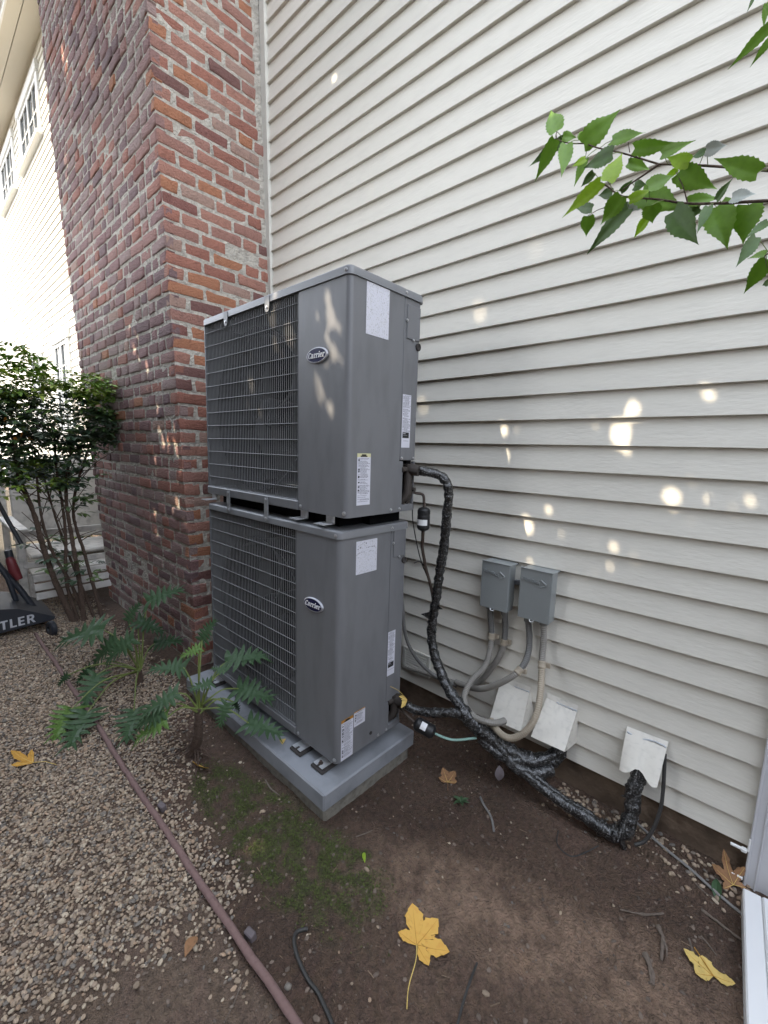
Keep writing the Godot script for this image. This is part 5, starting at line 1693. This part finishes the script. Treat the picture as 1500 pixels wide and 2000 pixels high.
func vinyl_gate() -> void:
	var o := thing("vinyl_panel", "translucent grey vinyl panel with two white pins in the lower right corner", "panel")
	var m := MB.new()
	m.box(Vector3(0.36, 0.52, 0.034), Vector3(0.60, 1.02, 0.006), 0.002)
	for k in 5: m.box(Vector3(0.085 + k * 0.055, 0.52, 0.039), Vector3(0.006, 1.02, 0.006), 0.002)
	obj("sheet", m, M.vinyl_grey, o)
	m = MB.new()
	m.box(Vector3(0.060, 0.52, 0.036), Vector3(0.008, 1.02, 0.014), 0.002)
	obj("edge_bead", m, M.vinyl_grey, o)
	for y in [0.148, 0.05]:
		m = MB.new()
		m.tube([Vector3(0.052, y, 0.048), Vector3(0.012, y + 0.002, 0.052)], 0.0048, 8)
		m.box(Vector3(0.046, y, 0.049), Vector3(0.016, 0.014, 0.014), 0.003)
		obj("pin", m, M.plastic_white, o)
	m = MB.new()
	m.box(Vector3(0.056, 0.172, 0.051), Vector3(0.006, 0.046, 0.006), 0.002)
	obj("latch", m, M.plastic_white, o)
	var r := MB.new()
	r.box(Vector3(0.1335, 0.024, 0.80), Vector3(0.046, 0.05, 1.44), 0.004, Basis(Vector3.UP, 0.075))
	r.box(Vector3(0.1835, 0.030, 0.80), Vector3(0.055, 0.05, 1.44), 0.004, Basis(Vector3.UP, 0.075))
	tag(obj("vinyl_sill", r, M.vinyl), "bright white vinyl sill lying on the ground along the right edge", "sill")

# ---------------------------------------------------------------- the overhanging branch
func heart_leaf(a: Vector3, b: Vector3, w: float, curl: float) -> MB:
	var m := MB.new()
	var ax := b - a
	var L := ax.length()
	ax /= L
	var view := (EYE - a).normalized()
	view = (view + Vector3(R(-0.35, 0.35), R(-0.1, 0.5), R(-0.35, 0.35))).normalized()
	var nn := (view - ax * view.dot(ax)).normalized()
	var side := ax.cross(nn)
	var wave := R(0.0, 6.0)
	var rows := []
	var n := 19
	for j in n:
		var t := j / float(n - 1)
		var hw: float = w * 0.47 * pow(sin(PI * pow(clampf(t * 0.93 + 0.07, 0, 1), 0.58)), 0.9)
		if t > 0.5: hw *= lerpf(1.0, 0.42, (t - 0.5) / 0.5)
		if j == n - 1: hw = 0.0002
		var tooth := 0.93 if j % 2 == 0 else 1.06
		var c := a + ax * (L * t) - nn * (curl * L * t * t)
		var back := ax * (L * -0.07 * maxf(0.0, 1.0 - t * 9.0))
		var row := []
		for q in 7:
			var f := (q - 3) / 3.0
			var lift := hw * 0.34 * absf(f) * (1.0 - 0.45 * absf(f)) + w * 0.05 * f * sin(t * 5.0 + wave) * absf(f)
			lift += w * 0.012 * sin((t * 7.0 - absf(f) * 1.2) * TAU * 0.5) * absf(f) * (1.0 - t)
			row.append(m.p(c + side * (hw * f * (tooth if absf(f) > 0.9 else 1.0)) + nn * lift + back * absf(f)))
		rows.append(row)
	for j in n - 1:
		for q in 6:
			m.t(rows[j][q], rows[j][q + 1], rows[j + 1][q + 1]); m.t(rows[j][q], rows[j + 1][q + 1], rows[j + 1][q])
	return m

func nearest(p: Vector3, lines: Array) -> Vector3:
	var best := Vector3.ZERO
	var bd := 1e9
	for l in lines:
		for k in l.size() - 1:
			var q := Geometry3D.get_closest_point_to_segment(p, l[k], l[k + 1])
			if q.distance_to(p) < bd: bd = q.distance_to(p); best = q
	return best

func branch() -> void:
	var o := thing("leafy_branch", "leafy green branch reaching in from the right over the siding", "branch")
	var m := MB.new()
	var lines := []
	for k in TWIGS.size():
		var s := smooth(TWIGS[k], 0.008)
		var r0: float = [0.0030, 0.0022, 0.0028, 0.0019, 0.0012, 0.002, 0.0010, 0.001][k]
		m.tube(s, taper(s.size(), r0, r0 * 0.5), 6)
		lines.append(s)
	m.tube(smooth([TWIGS[0][0], TWIGS[0][0] + Vector3(0.12, 0.0, 0.06), Vector3(0.45, 1.95, 1.2)], 0.02), 0.004, 6)
	m.tube(smooth([TWIGS[2][0], TWIGS[2][0] + Vector3(0.14, 0.02, 0.08), Vector3(0.45, 1.94, 1.21)], 0.02), 0.0038, 6)
	m.tube(smooth([TWIGS[5][0], TWIGS[5][0] + Vector3(0.16, 0.06, 0.1), Vector3(0.46, 1.93, 1.22)], 0.02), 0.003, 6)
	obj("twig", m, M.bark, o)
	for q in [[BRANCH_LEAVES, o], [TOP_LEAVES, null]]:
		var a = q[0]
		var host: Node3D = q[1]
		if host == null:
			host = thing("leafy_branch", "few hanging leaves of a branch in the top right corner", "branch")
			var tw := MB.new()
			tw.tube(smooth([Vector3(a[0], a[1], a[2]), Vector3(a[0] + 0.05, a[1] + 0.02, a[2]), Vector3(0.3, 2.42, 0.85)], 0.01), 0.0022, 6)
			tw.tube(smooth([Vector3(a[24], a[25], a[26]), Vector3(a[24] + 0.08, a[25] + 0.04, a[26]), Vector3(0.3, 2.43, 0.86)], 0.01), 0.0022, 6)
			obj("twig", tw, M.bark, host)
		for k in range(0, a.size(), 8):
			var b := Vector3(a[k], a[k + 1], a[k + 2]); var e := Vector3(a[k + 3], a[k + 4], a[k + 5])
			obj("leaf", heart_leaf(b, e, a[k + 6], R(0.0, 0.16)), M.leaf[a[k + 7]], host)
			if q[1] != null:
				var to := nearest(b, lines)
				if to.distance_to(b) > 0.002:
					var st := MB.new()
					st.tube([to, to.lerp(b, 0.5) + Vector3(0, 0.002, 0), b], 0.0007, 5)
					obj("leaf_stalk", st, M.petiole, host)

# ---------------------------------------------------------------- fallen leaves and twigs
var veins := []
func vein_mesh() -> MB:
	var m := MB.new()
	for r in veins: m.tube(r, [0.0009, 0.0008, 0.0007, 0.0006, 0.0004, 0.0003], 5)
	return m

func maple(lobes: Array, size: float, curl: float) -> MB:
	# lobes: [angle in degrees from straight up, length, half width]; flat in x/z (tip towards -z), base at the origin
	var m := MB.new()
	var pts := []
	for k in lobes.size():
		var a := deg_to_rad(lobes[k][0]); var l: float = lobes[k][1]; var w: float = lobes[k][2]
		var d := Vector2(sin(a), -cos(a)); var s := Vector2(-d.y, d.x)
		var o := Vector2(0, -0.18)
		if k > 0:
			var a0 := deg_to_rad((lobes[k - 1][0] + lobes[k][0]) * 0.5)
			pts.append(o + Vector2(sin(a0), -cos(a0)) * 0.40)
		for q in [[0.45, -1.0], [0.62, -0.92], [0.66, -1.08], [0.82, -0.55], [0.84, -0.62], [1.0, 0.0], [0.84, 0.62], [0.82, 0.55], [0.66, 1.08], [0.62, 0.92], [0.45, 1.0]]:
			pts.append(o + d * (l * q[0]) + s * (w * q[1]))
	pts.append(Vector2(0.05, 0.0)); pts.append(Vector2(-0.05, 0.0))
	var poly := PackedVector2Array(pts)
	var ctr := Vector2(0, -0.2)
	var h := func(p: Vector2) -> float:
		return curl * (p.length_squared() * 0.55 + 0.06 * sin(p.x * 9.0) * cos(p.y * 7.0)) + 0.02
	# subdivide: rings from the centre out, so that the blade can curl
	var rings := []
	for r in 5:
		var row := []
		for p in poly:
			var q := ctr.lerp(p, [0.25, 0.5, 0.72, 0.88, 1.0][r])
			row.append(m.p(Vector3(q.x, h.call(q), q.y) * size))
		rings.append(row)
	veins = []
	for k in lobes.size():
		var a := deg_to_rad(lobes[k][0])
		var run := []
		for q in 6:
			var p := Vector2(0, -0.02).lerp(Vector2(0, -0.18) + Vector2(sin(a), -cos(a)) * (lobes[k][1] * 0.92), q / 5.0)
			run.append(Vector3(p.x, h.call(p) + 0.004, p.y) * size)
		veins.append(run)
	var c := m.p(Vector3(ctr.x, h.call(ctr), ctr.y) * size)
	var n := poly.size()
	for s in n:
		var t := (s + 1) % n
		m.t(c, rings[0][t], rings[0][s])
		for r in 4:
			m.t(rings[r][s], rings[r][t], rings[r + 1][t]); m.t(rings[r][s], rings[r + 1][t], rings[r + 1][s])
	return m

func fallen_leaves() -> void:
	var five := [[-118, 0.62, 0.13], [-48, 0.86, 0.17], [4, 1.05, 0.15], [62, 0.82, 0.16], [125, 0.55, 0.11]]
	var o := thing("maple_leaf", "large orange-yellow maple leaf with a long stalk lying on the dirt", "leaf", "fallen yellow leaves")
	obj("blade", maple([[-88, 0.70, 0.20], [-20, 1.12, 0.32], [38, 1.0, 0.31], [98, 1.12, 0.28], [145, 0.85, 0.20]], 0.082, 0.16), M.yellow, o)
	obj("vein", vein_mesh(), M.ochre, o)
	var st := MB.new()
	st.tube(smooth([Vector3(0.0, 0.003, 0.0), Vector3(0.004, 0.006, 0.04), Vector3(-0.004, 0.003, 0.10), Vector3(0.0, 0.002, 0.145)], 0.01), 0.0014, 6)
	obj("stalk", st, M.pale_yellow, o)
	o.position = on_ground(-0.603, 0.900, 0.002); o.rotation.y = 0.5
	o = thing("maple_leaf", "pale yellow leaf folded over, near the white sill", "leaf", "fallen yellow leaves")
	obj("blade", maple([[-72, 0.72, 0.30], [-12, 1.0, 0.26], [40, 0.6, 0.3], [150, 0.95, 0.24]], 0.060, 0.30), M.pale_yellow, o)
	obj("vein", vein_mesh(), M.ochre, o)
	st = MB.new()
	st.tube(smooth([Vector3(0.0, 0.003, 0.0), Vector3(0.012, 0.006, -0.03), Vector3(0.028, 0.004, -0.06)], 0.01), 0.0013, 6)
	obj("stalk", st, M.ochre, o)
	o.position = on_ground(0.018, 0.405, 0.004); o.rotation.y = 1.25
	o = thing("maple_leaf", "ochre three-lobed leaf on the moss below the right philodendron", "leaf", "fallen yellow leaves")
	obj("blade", maple([[-60, 0.78, 0.28], [0, 1.0, 0.28], [60, 0.75, 0.28]], 0.062, 0.55), M.ochre, o)
	obj("vein", vein_mesh(), M.pale_yellow, o)
	o.position = on_ground(-1.685, 1.005, 0.006); o.rotation = Vector3(0.5, 3.6, 0.1)
	o = thing("maple_leaf", "brownish orange leaf on the soil under the short grey cable", "leaf", "fallen yellow leaves")
	obj("blade", maple([[-95, 0.65, 0.26], [-30, 0.9, 0.28], [30, 0.85, 0.27], [95, 0.6, 0.24]], 0.062, 0.45), M.brown_leaf, o)
	obj("vein", vein_mesh(), M.pale_yellow, o)
	st = MB.new()
	st.tube([Vector3(0, 0.002, 0), Vector3(0.005, 0.002, 0.045)], 0.0012, 5)
	obj("stalk", st, M.brown_leaf, o)
	o.position = on_ground(-0.885, 0.335, 0.004); o.rotation.y = 0.5
	o = thing("maple_leaf", "orange leaf lying alone on the gravel at the left edge", "leaf", "fallen yellow leaves")
	obj("blade", maple([[-40, 0.7, 0.13], [5, 1.05, 0.17], [55, 0.6, 0.13]], 0.085, 0.5), M.ochre, o)
	obj("vein", vein_mesh(), M.pale_yellow, o)
	st = MB.new()
	st.tube([Vector3(0, 0.002, 0), Vector3(0.01, 0.008, 0.05), Vector3(0.01, 0.004, 0.10)], 0.0013, 5)
	obj("stalk", st, M.pale_yellow, o)
	o.position = on_ground(-2.20, 1.50, 0.014); o.rotation = Vector3(0.1, 2.2, 0.25)
	o = thing("maple_leaf", "yellow leaf draped over the lower unit's taped pipe", "leaf", "fallen yellow leaves")
	obj("blade", maple([[-75, 0.85, 0.17], [0, 0.45, 0.1], [75, 1.0, 0.22]], 0.062, -0.9), M.pale_yellow, o)
	obj("vein", vein_mesh(), M.ochre, o)
	o.position = Vector3(-1.075, 0.322, 0.392); o.rotation = Vector3(0.75, 2.5, 0.0)
	st = MB.new()
	st.tube(smooth([Vector3(0, 0.001, 0), Vector3(0.01, 0.004, -0.05), Vector3(0.0, -0.002, -0.10)], 0.01), 0.001, 5)
	obj("stalk", st, M.pale_yellow, o)
	o = thing("maple_leaf", "crumpled brown leaf at the foundation beside the white pins", "leaf", "fallen yellow leaves")
	obj("blade", maple(five, 0.07, 0.9), M.brown_leaf, o)
	obj("vein", vein_mesh(), M.pale_yellow, o)
	o.position = on_ground(0.035, 0.075, 0.012); o.rotation = Vector3(0.6, 0.8, 0.3)
	var g := obj("green_leaf", lone_leaf(0.075, 0.026), M.fern[1])
	tag(g, "single dull green leaf leaning against the brown leaf by the foundation", "leaf")
	g.position = on_ground(-0.008, 0.085, 0.012); g.rotation = Vector3(0.5, 0.2, 0.2)
	g = obj("tan_leaf", lone_leaf(0.036, 0.026), M.brown_leaf)
	tag(g, "small tan leaf scrap on the equipment pad beside the grille", "leaf")
	g.material_override = M.pale_yellow
	g.position = Vector3(-1.46, 0.1275, 0.755); g.rotation = Vector3(0, 0.9, 0.05)
	g = obj("dry_leaf", lone_leaf(0.05, 0.032), M.brown_leaf)
	tag(g, "dry tan leaf on the dirt left of the edging strip's near end", "leaf")
	g.position = on_ground(-1.06, 1.315, 0.006); g.rotation = Vector3(0.1, 0.5, 0.1)
	g = obj("hanging_leaf", lone_leaf(0.062, 0.036), M.stake)
	tag(g, "dark dried leaf hanging from the taped bundle below the first flashing", "leaf")
	g.position = Vector3(-0.697, 0.150, 0.262); g.rotation = Vector3(1.45, 0.6, 0)
	g = obj("yellow_leaf", lone_leaf(0.04, 0.013), M.leaf[2])
	tag(g, "narrow yellow-green leaf on the moss below the pad's corner", "leaf")
	g.position = on_ground(-0.915, 0.80, 0.004); g.rotation = Vector3(0, 0.9, 0.2)
	# a small weed
	var w := thing("weed", "small green weed sprouting from the soil below the brown leaf", "plant")
	for k in 7:
		var l := obj("leaf", lone_leaf(R(0.030, 0.045), 0.014), M.fern[1], w)
		l.rotation = Vector3(R(-0.5, -0.1), TAU * k / 7.0 + R(-0.3, 0.3), 0)
	w.position = on_ground(-0.79, 0.385, 0.004)

func lone_leaf(l: float, w: float) -> MB:
	var m := MB.new()
	var pr := []
	for j in 8:
		var t := j / 7.0
		var hw := w * 0.5 * sin(PI * pow(t, 0.8)) + 0.0003
		var c := Vector3(0, l * 0.12 * sin(t * 3.0), l * t)
		var cur := [c + Vector3(-hw, hw * 0.4, 0), c, c + Vector3(hw, hw * 0.4, 0)]
		if j > 0:
			for q in 2: m.face(pr[q], cur[q], cur[q + 1], pr[q + 1])
		pr = cur
	return m

func litter() -> void:
	var defs := [
		[Vector2(-0.118, 0.360), Vector2(-0.100, 0.395), Vector2(-0.092, 0.455), 0.0065, "grey forked root end on the dirt, the longer of the pair"],
		[Vector2(-0.128, 0.475), Vector2(-0.112, 0.500), Vector2(-0.098, 0.545), 0.0075, "stubby grey root end on the dirt, nearer the viewer"],
		[Vector2(-0.030, 0.205), Vector2(0.02, 0.218), Vector2(0.085, 0.235), 0.0050, "dark brown stick ending at the white sill"],
		[Vector2(-0.115, 0.305), Vector2(-0.155, 0.350), Vector2(-0.215, 0.385), 0.0042, "thin brown curved root left of the grey root ends"],
		[Vector2(-0.045, 0.335), Vector2(-0.030, 0.375), Vector2(-0.022, 0.42), 0.0035, "short brown twig between the root ends and the folded leaf"],
		[Vector2(-1.44, 0.855), Vector2(-1.38, 0.865), Vector2(-1.33, 0.86), 0.0040, "dark stick lying along the front of the pad"],
		[Vector2(-0.98, 0.775), Vector2(-0.965, 0.74), Vector2(-0.945, 0.69), 0.0022, "thin reddish stem on the soil right of the pad's corner"],
		[Vector2(-0.06, 0.125), Vector2(-0.03, 0.145), Vector2(-0.005, 0.14), 0.0028, "fine twig on the soil beside the pale cable"],
		[Vector2(-0.02, 0.30), Vector2(0.0, 0.318), Vector2(0.02, 0.335), 0.0025, "short thin twig on the dirt above the folded yellow leaf"],
		[Vector2(-0.885, 1.275), Vector2(-0.86, 1.31), Vector2(-0.84, 1.35), 0.0018, "straw-coloured stem on the dirt beside the edging strip"]]
	for d in defs:
		var m := MB.new()
		var a: Vector2 = d[0]; var b: Vector2 = d[1]; var c: Vector2 = d[2]; var r: float = d[3]
		var pth := smooth([on_ground(a.x, a.y, r * 0.3), on_ground(b.x, b.y, r * 0.9), on_ground(c.x, c.y, r * 0.5)], 0.006)
		m.tube(pth, taper(pth.size(), r, r * 0.55), 7, r * 0.45, noise(130, 0.35, 2))
		if r > 0.006:
			var k := on_ground(b.x, b.y, r)
			m.tube([k, k + Vector3(0.012, 0.004, 0.02), k + Vector3(0.018, 0.0, 0.045)], [r * 0.6, r * 0.5, r * 0.25], 6, r * 0.3, noise(131, 0.35, 2))
		tag(obj("twig", m, M.wood), d[4], "twig", "twigs and roots on the dirt")
	# fine litter nobody could count
	var bit := MB.new()
	bit.box(Vector3.ZERO, Vector3(1, 0.06, 0.08))
	var where := []; var tint := []
	for k in 170:
		var x := R(-2.0, 0.2); var z := R(0.06, 1.7)
		if x < -1.07 and z > 0.28 and z < 0.85: continue
		where.append(Transform3D(Basis.from_euler(Vector3(R(-0.2, 0.2), R(0, TAU), R(-0.15, 0.15))).scaled(Vector3.ONE * R(0.008, 0.032)), on_ground(x, z, 0.002)))
		tint.append(Color(0.13, 0.09, 0.06) * R(0.6, 1.8))
	tag(scatter("soil_litter", bit.done(), M.pebble, where, tint), "fine straw and twig litter over the soil", "litter", "", "stuff")

# ---------------------------------------------------------------- the tree whose crown shades the yard
func shade_tree() -> void:
	var o := thing("shade_tree", "tree behind the viewer whose crown lets sun flecks through", "tree")
	var s := SUN.normalized()
	var e1 := Vector3.UP.cross(s).normalized()
	var e2 := s.cross(e1)
	# sun flecks: [place lit, radius of the gap]
	var flecks := [
		[Vector3(-1.207, 1.885, 0.742), 0.0247], [Vector3(-1.192, 1.818, 0.742), 0.0338], [Vector3(-1.258, 1.83, 0.742), 0.0180], [Vector3(-1.147, 1.775, 0.742), 0.0191], [Vector3(-1.210, 1.755, 0.742), 0.0180], [Vector3(-1.262, 1.620, 0.742), 0.0226], [Vector3(-1.175, 1.700, 0.742), 0.0271], [Vector3(-1.245, 1.570, 0.742), 0.0303], [Vector3(-1.185, 1.515, 0.742), 0.0247], [Vector3(-1.135, 1.670, 0.742), 0.0158], [Vector3(-1.21, 1.665, 0.742), 0.0158],
		[Vector3(-1.542, 1.875, 0.73), 0.0394], [Vector3(-1.425, 1.785, 0.73), 0.0394], [Vector3(-1.683, 1.583, 0.70), 0.0288], [Vector3(-1.512, 1.739, 0.71), 0.0236], [Vector3(-1.60, 1.40, 0.65), 0.0209],
		[Vector3(-0.905, 1.470, 0.012), 0.0248], [Vector3(-0.895, 1.363, 0.012), 0.0304], [Vector3(-0.910, 1.260, 0.012), 0.0270], [Vector3(-0.894, 1.168, 0.012), 0.0191], [Vector3(-0.769, 1.077, 0.012), 0.0338], [Vector3(-0.684, 1.148, 0.012), 0.0191], [Vector3(-0.445, 1.450, 0.012), 0.0405], [Vector3(-0.424, 1.530, 0.012), 0.0204], [Vector3(-0.267, 1.243, 0.012), 0.0281], [Vector3(-0.169, 1.243, 0.012), 0.0158], [Vector3(-0.068, 1.255, 0.012), 0.0180], [Vector3(-0.208, 1.579, 0.012), 0.0180], [Vector3(-0.430, 1.035, 0.012), 0.0204], [Vector3(-0.438, 0.971, 0.012), 0.0158], [Vector3(-2.043, 3.354, 0.012), 0.0204], [Vector3(-0.50, 1.06, 0.012), 0.0112], [Vector3(-0.87, 1.02, 0.012), 0.0134],
		[Vector3(-3.319, 2.132, 0.68), 0.0236], [Vector3(-3.262, 1.994, 0.68), 0.0340], [Vector3(-3.20, 1.93, 0.68), 0.0209], [Vector3(-3.062, 1.859, 0.67), 0.0316], [Vector3(-2.926, 1.583, 0.67), 0.0288], [Vector3(-2.882, 1.394, 0.67), 0.0340], [Vector3(-2.80, 1.40, 0.67), 0.0262], [Vector3(-2.690, 1.350, 0.66), 0.0340], [Vector3(-3.006, 1.262, 0.66), 0.0262], [Vector3(-2.92, 1.46, 0.66), 0.0197], [Vector3(-2.715, 1.020, 0.66), 0.0316], [Vector3(-3.091, 0.917, 0.66), 0.0236], [Vector3(-2.77, 0.97, 0.66), 0.0184], [Vector3(-4.45, 3.55, 0.70), 0.0394], [Vector3(-4.3, 4.2, 0.71), 0.0394]]
	var holes := []
	for f in flecks: holes.append([f[0].dot(e1), f[0].dot(e2), f[1]])
	# smaller gaps beside the larger ones
	for k in holes.size():
		for j in 2 if flecks[k][0].z < 0.735 else 0:
			var an := R(0, TAU)
			var ds: float = holes[k][2] + R(0.03, 0.07)
			holes.append([holes[k][0] + cos(an) * ds, holes[k][1] + sin(an) * ds, holes[k][2] * R(0.3, 0.55)])
	var leaf := MB.new()
	var outl := [Vector3(0, 0, -0.5), Vector3(0.30, 0.03, -0.15), Vector3(0.28, 0.03, 0.15), Vector3(0, 0, 0.5), Vector3(-0.28, 0.03, 0.15), Vector3(-0.30, 0.03, -0.15)]
	for q in outl: leaf.p(q)
	var ce := leaf.p(Vector3.ZERO)
	for k in 6: leaf.t(ce, (k + 1) % 6, k)
	var where := []; var tint := []
	var right := s.cross(Vector3.UP).normalized()
	var face := Basis(e1, s, e2)
	for k in 46000 + 300 * holes.size():
		var a := R(-5.3, 2.4); var b := R(-2.9, 2.6)
		var sz := R(0.10, 0.18)
		if k >= 46000:      # small leaves added round the gaps to sharpen and part the sun flecks
			var h0 = holes[(k - 46000) / 300]
			var an := R(0, TAU); var ra := sqrt(R(0, 1)) * 0.16
			a = h0[0] + cos(an) * ra; b = h0[1] + sin(an) * ra
			sz = R(0.030, 0.052)
		# where this sun ray meets the wall, hence how far up the ray the crown hangs
		var p0 := e1 * a + e2 * b
		var hit := p0 - s * (p0.z / s.z)
		var s0 := maxf(6.6, (4.5 - hit.y) / s.y) if k < 46000 else maxf(3.2, (3.6 - hit.y) / s.y)
		if k < 46000 and a < -4.9 and R(0, 1) < (-4.9 - a) / 0.4: continue
		var free := true
		for h in holes:
			var dx: float = h[0] - a; var dy: float = h[1] - b
			if absf(dx) < 0.12 and absf(dy) < 0.12 and dx * dx + dy * dy < pow(h[2] + sz * 0.36 + 0.03 if k < 46000 else h[2] * 0.85 + sz * 0.16, 2.0): free = false
		if not free: continue
		var tilt := face * Basis.from_euler(Vector3(R(-0.5, 0.5), R(0, TAU), R(-0.5, 0.5)))
		where.append(Transform3D(tilt.scaled_local(Vector3.ONE * sz), hit + s * (s0 + R(0.0, 1.1 if k < 46000 else 0.35))))
		tint.append(Color(0.045, 0.085, 0.022) * R(0.7, 1.3))
	scatter("crown", leaf.done(), M.foliage, where, tint, o)
	var tr := MB.new()
	var path := smooth([Vector3(-2.6, -0.1, 6.4), Vector3(-2.65, 2.0, 6.3), Vector3(-2.7, 4.0, 6.0), Vector3(-2.8, 6.0, 5.4)], 0.1)
	tr.tube(path, taper(path.size(), 0.14, 0.07), 12, 0.02, noise(140, 0.05, 3))
	obj("trunk", tr, M.bark, o)
	for q in [Vector3(-6.2, 8.2, 4.4), Vector3(-4.0, 9.2, 4.2), Vector3(-1.6, 8.3, 4.6), Vector3(0.0, 7.0, 5.2)]:
		var lb := MB.new()
		var lp := smooth([Vector3(-2.72, 4.6, 5.85), Vector3(-2.75, 5.4, 5.6).lerp(q, 0.5) + Vector3(0, 0.3, 0), q], 0.1)
		lb.tube(lp, taper(lp.size(), 0.05, 0.012), 7)
		obj("limb", lb, M.bark, o)

func added_hedges() -> void:
	# unseen hedgerows added round the yard to block low skylight
	var leaf := leaflet_mesh()
	var defs := [["tall clipped hedgerow added out of view to hold back low skylight", Vector3(-2.4, 0, 4.9), Vector3(6.5, 0, 4.9), 4.4, "added_hedge"], ["clipped hedgerow added out of view to deepen the shade at left", Vector3(-7.6, 0, 2.75), Vector3(-2.2, 0, 2.75), 2.4, "added_hedge"], ["lower clipped hedgerow added out of view to dim light from the right", Vector3(4.2, 0, 4.9), Vector3(4.2, 0, 0.3), 2.6, "added_hedge"]]
	for d in defs:
		var o := thing(d[4], d[0], "added_hedge")
		var core := MB.new()
		var a: Vector3 = d[1]; var b: Vector3 = d[2]
		var dir := (b - a).normalized(); var nn := dir.cross(Vector3.UP)
		core.box((a + b) * 0.5 + Vector3(0, d[3] * 0.5 - 0.05, 0), Vector3(a.distance_to(b), d[3], 0.5), 0.05, Basis(dir, Vector3.UP, -nn))
		obj("stems", core, M.bark, o)
		var w := []; var t := []
		for k in 9000:
			var p := a.lerp(b, R(0, 1)) + Vector3(0, R(0.0, d[3] + 0.08), 0) + nn * R(-0.36, 0.36)
			if R(0, 1) < 0.15: p.y = d[3] + R(-0.02, 0.12)
			w.append(Transform3D(Basis.from_euler(Vector3(R(-1, 1), R(0, TAU), R(-1, 1))).scaled(Vector3.ONE * R(0.09, 0.15)), p))
			t.append(Color(0.035, 0.065, 0.02) * R(0.7, 1.3))
		scatter("foliage", leaf, M.foliage, w, t, o)
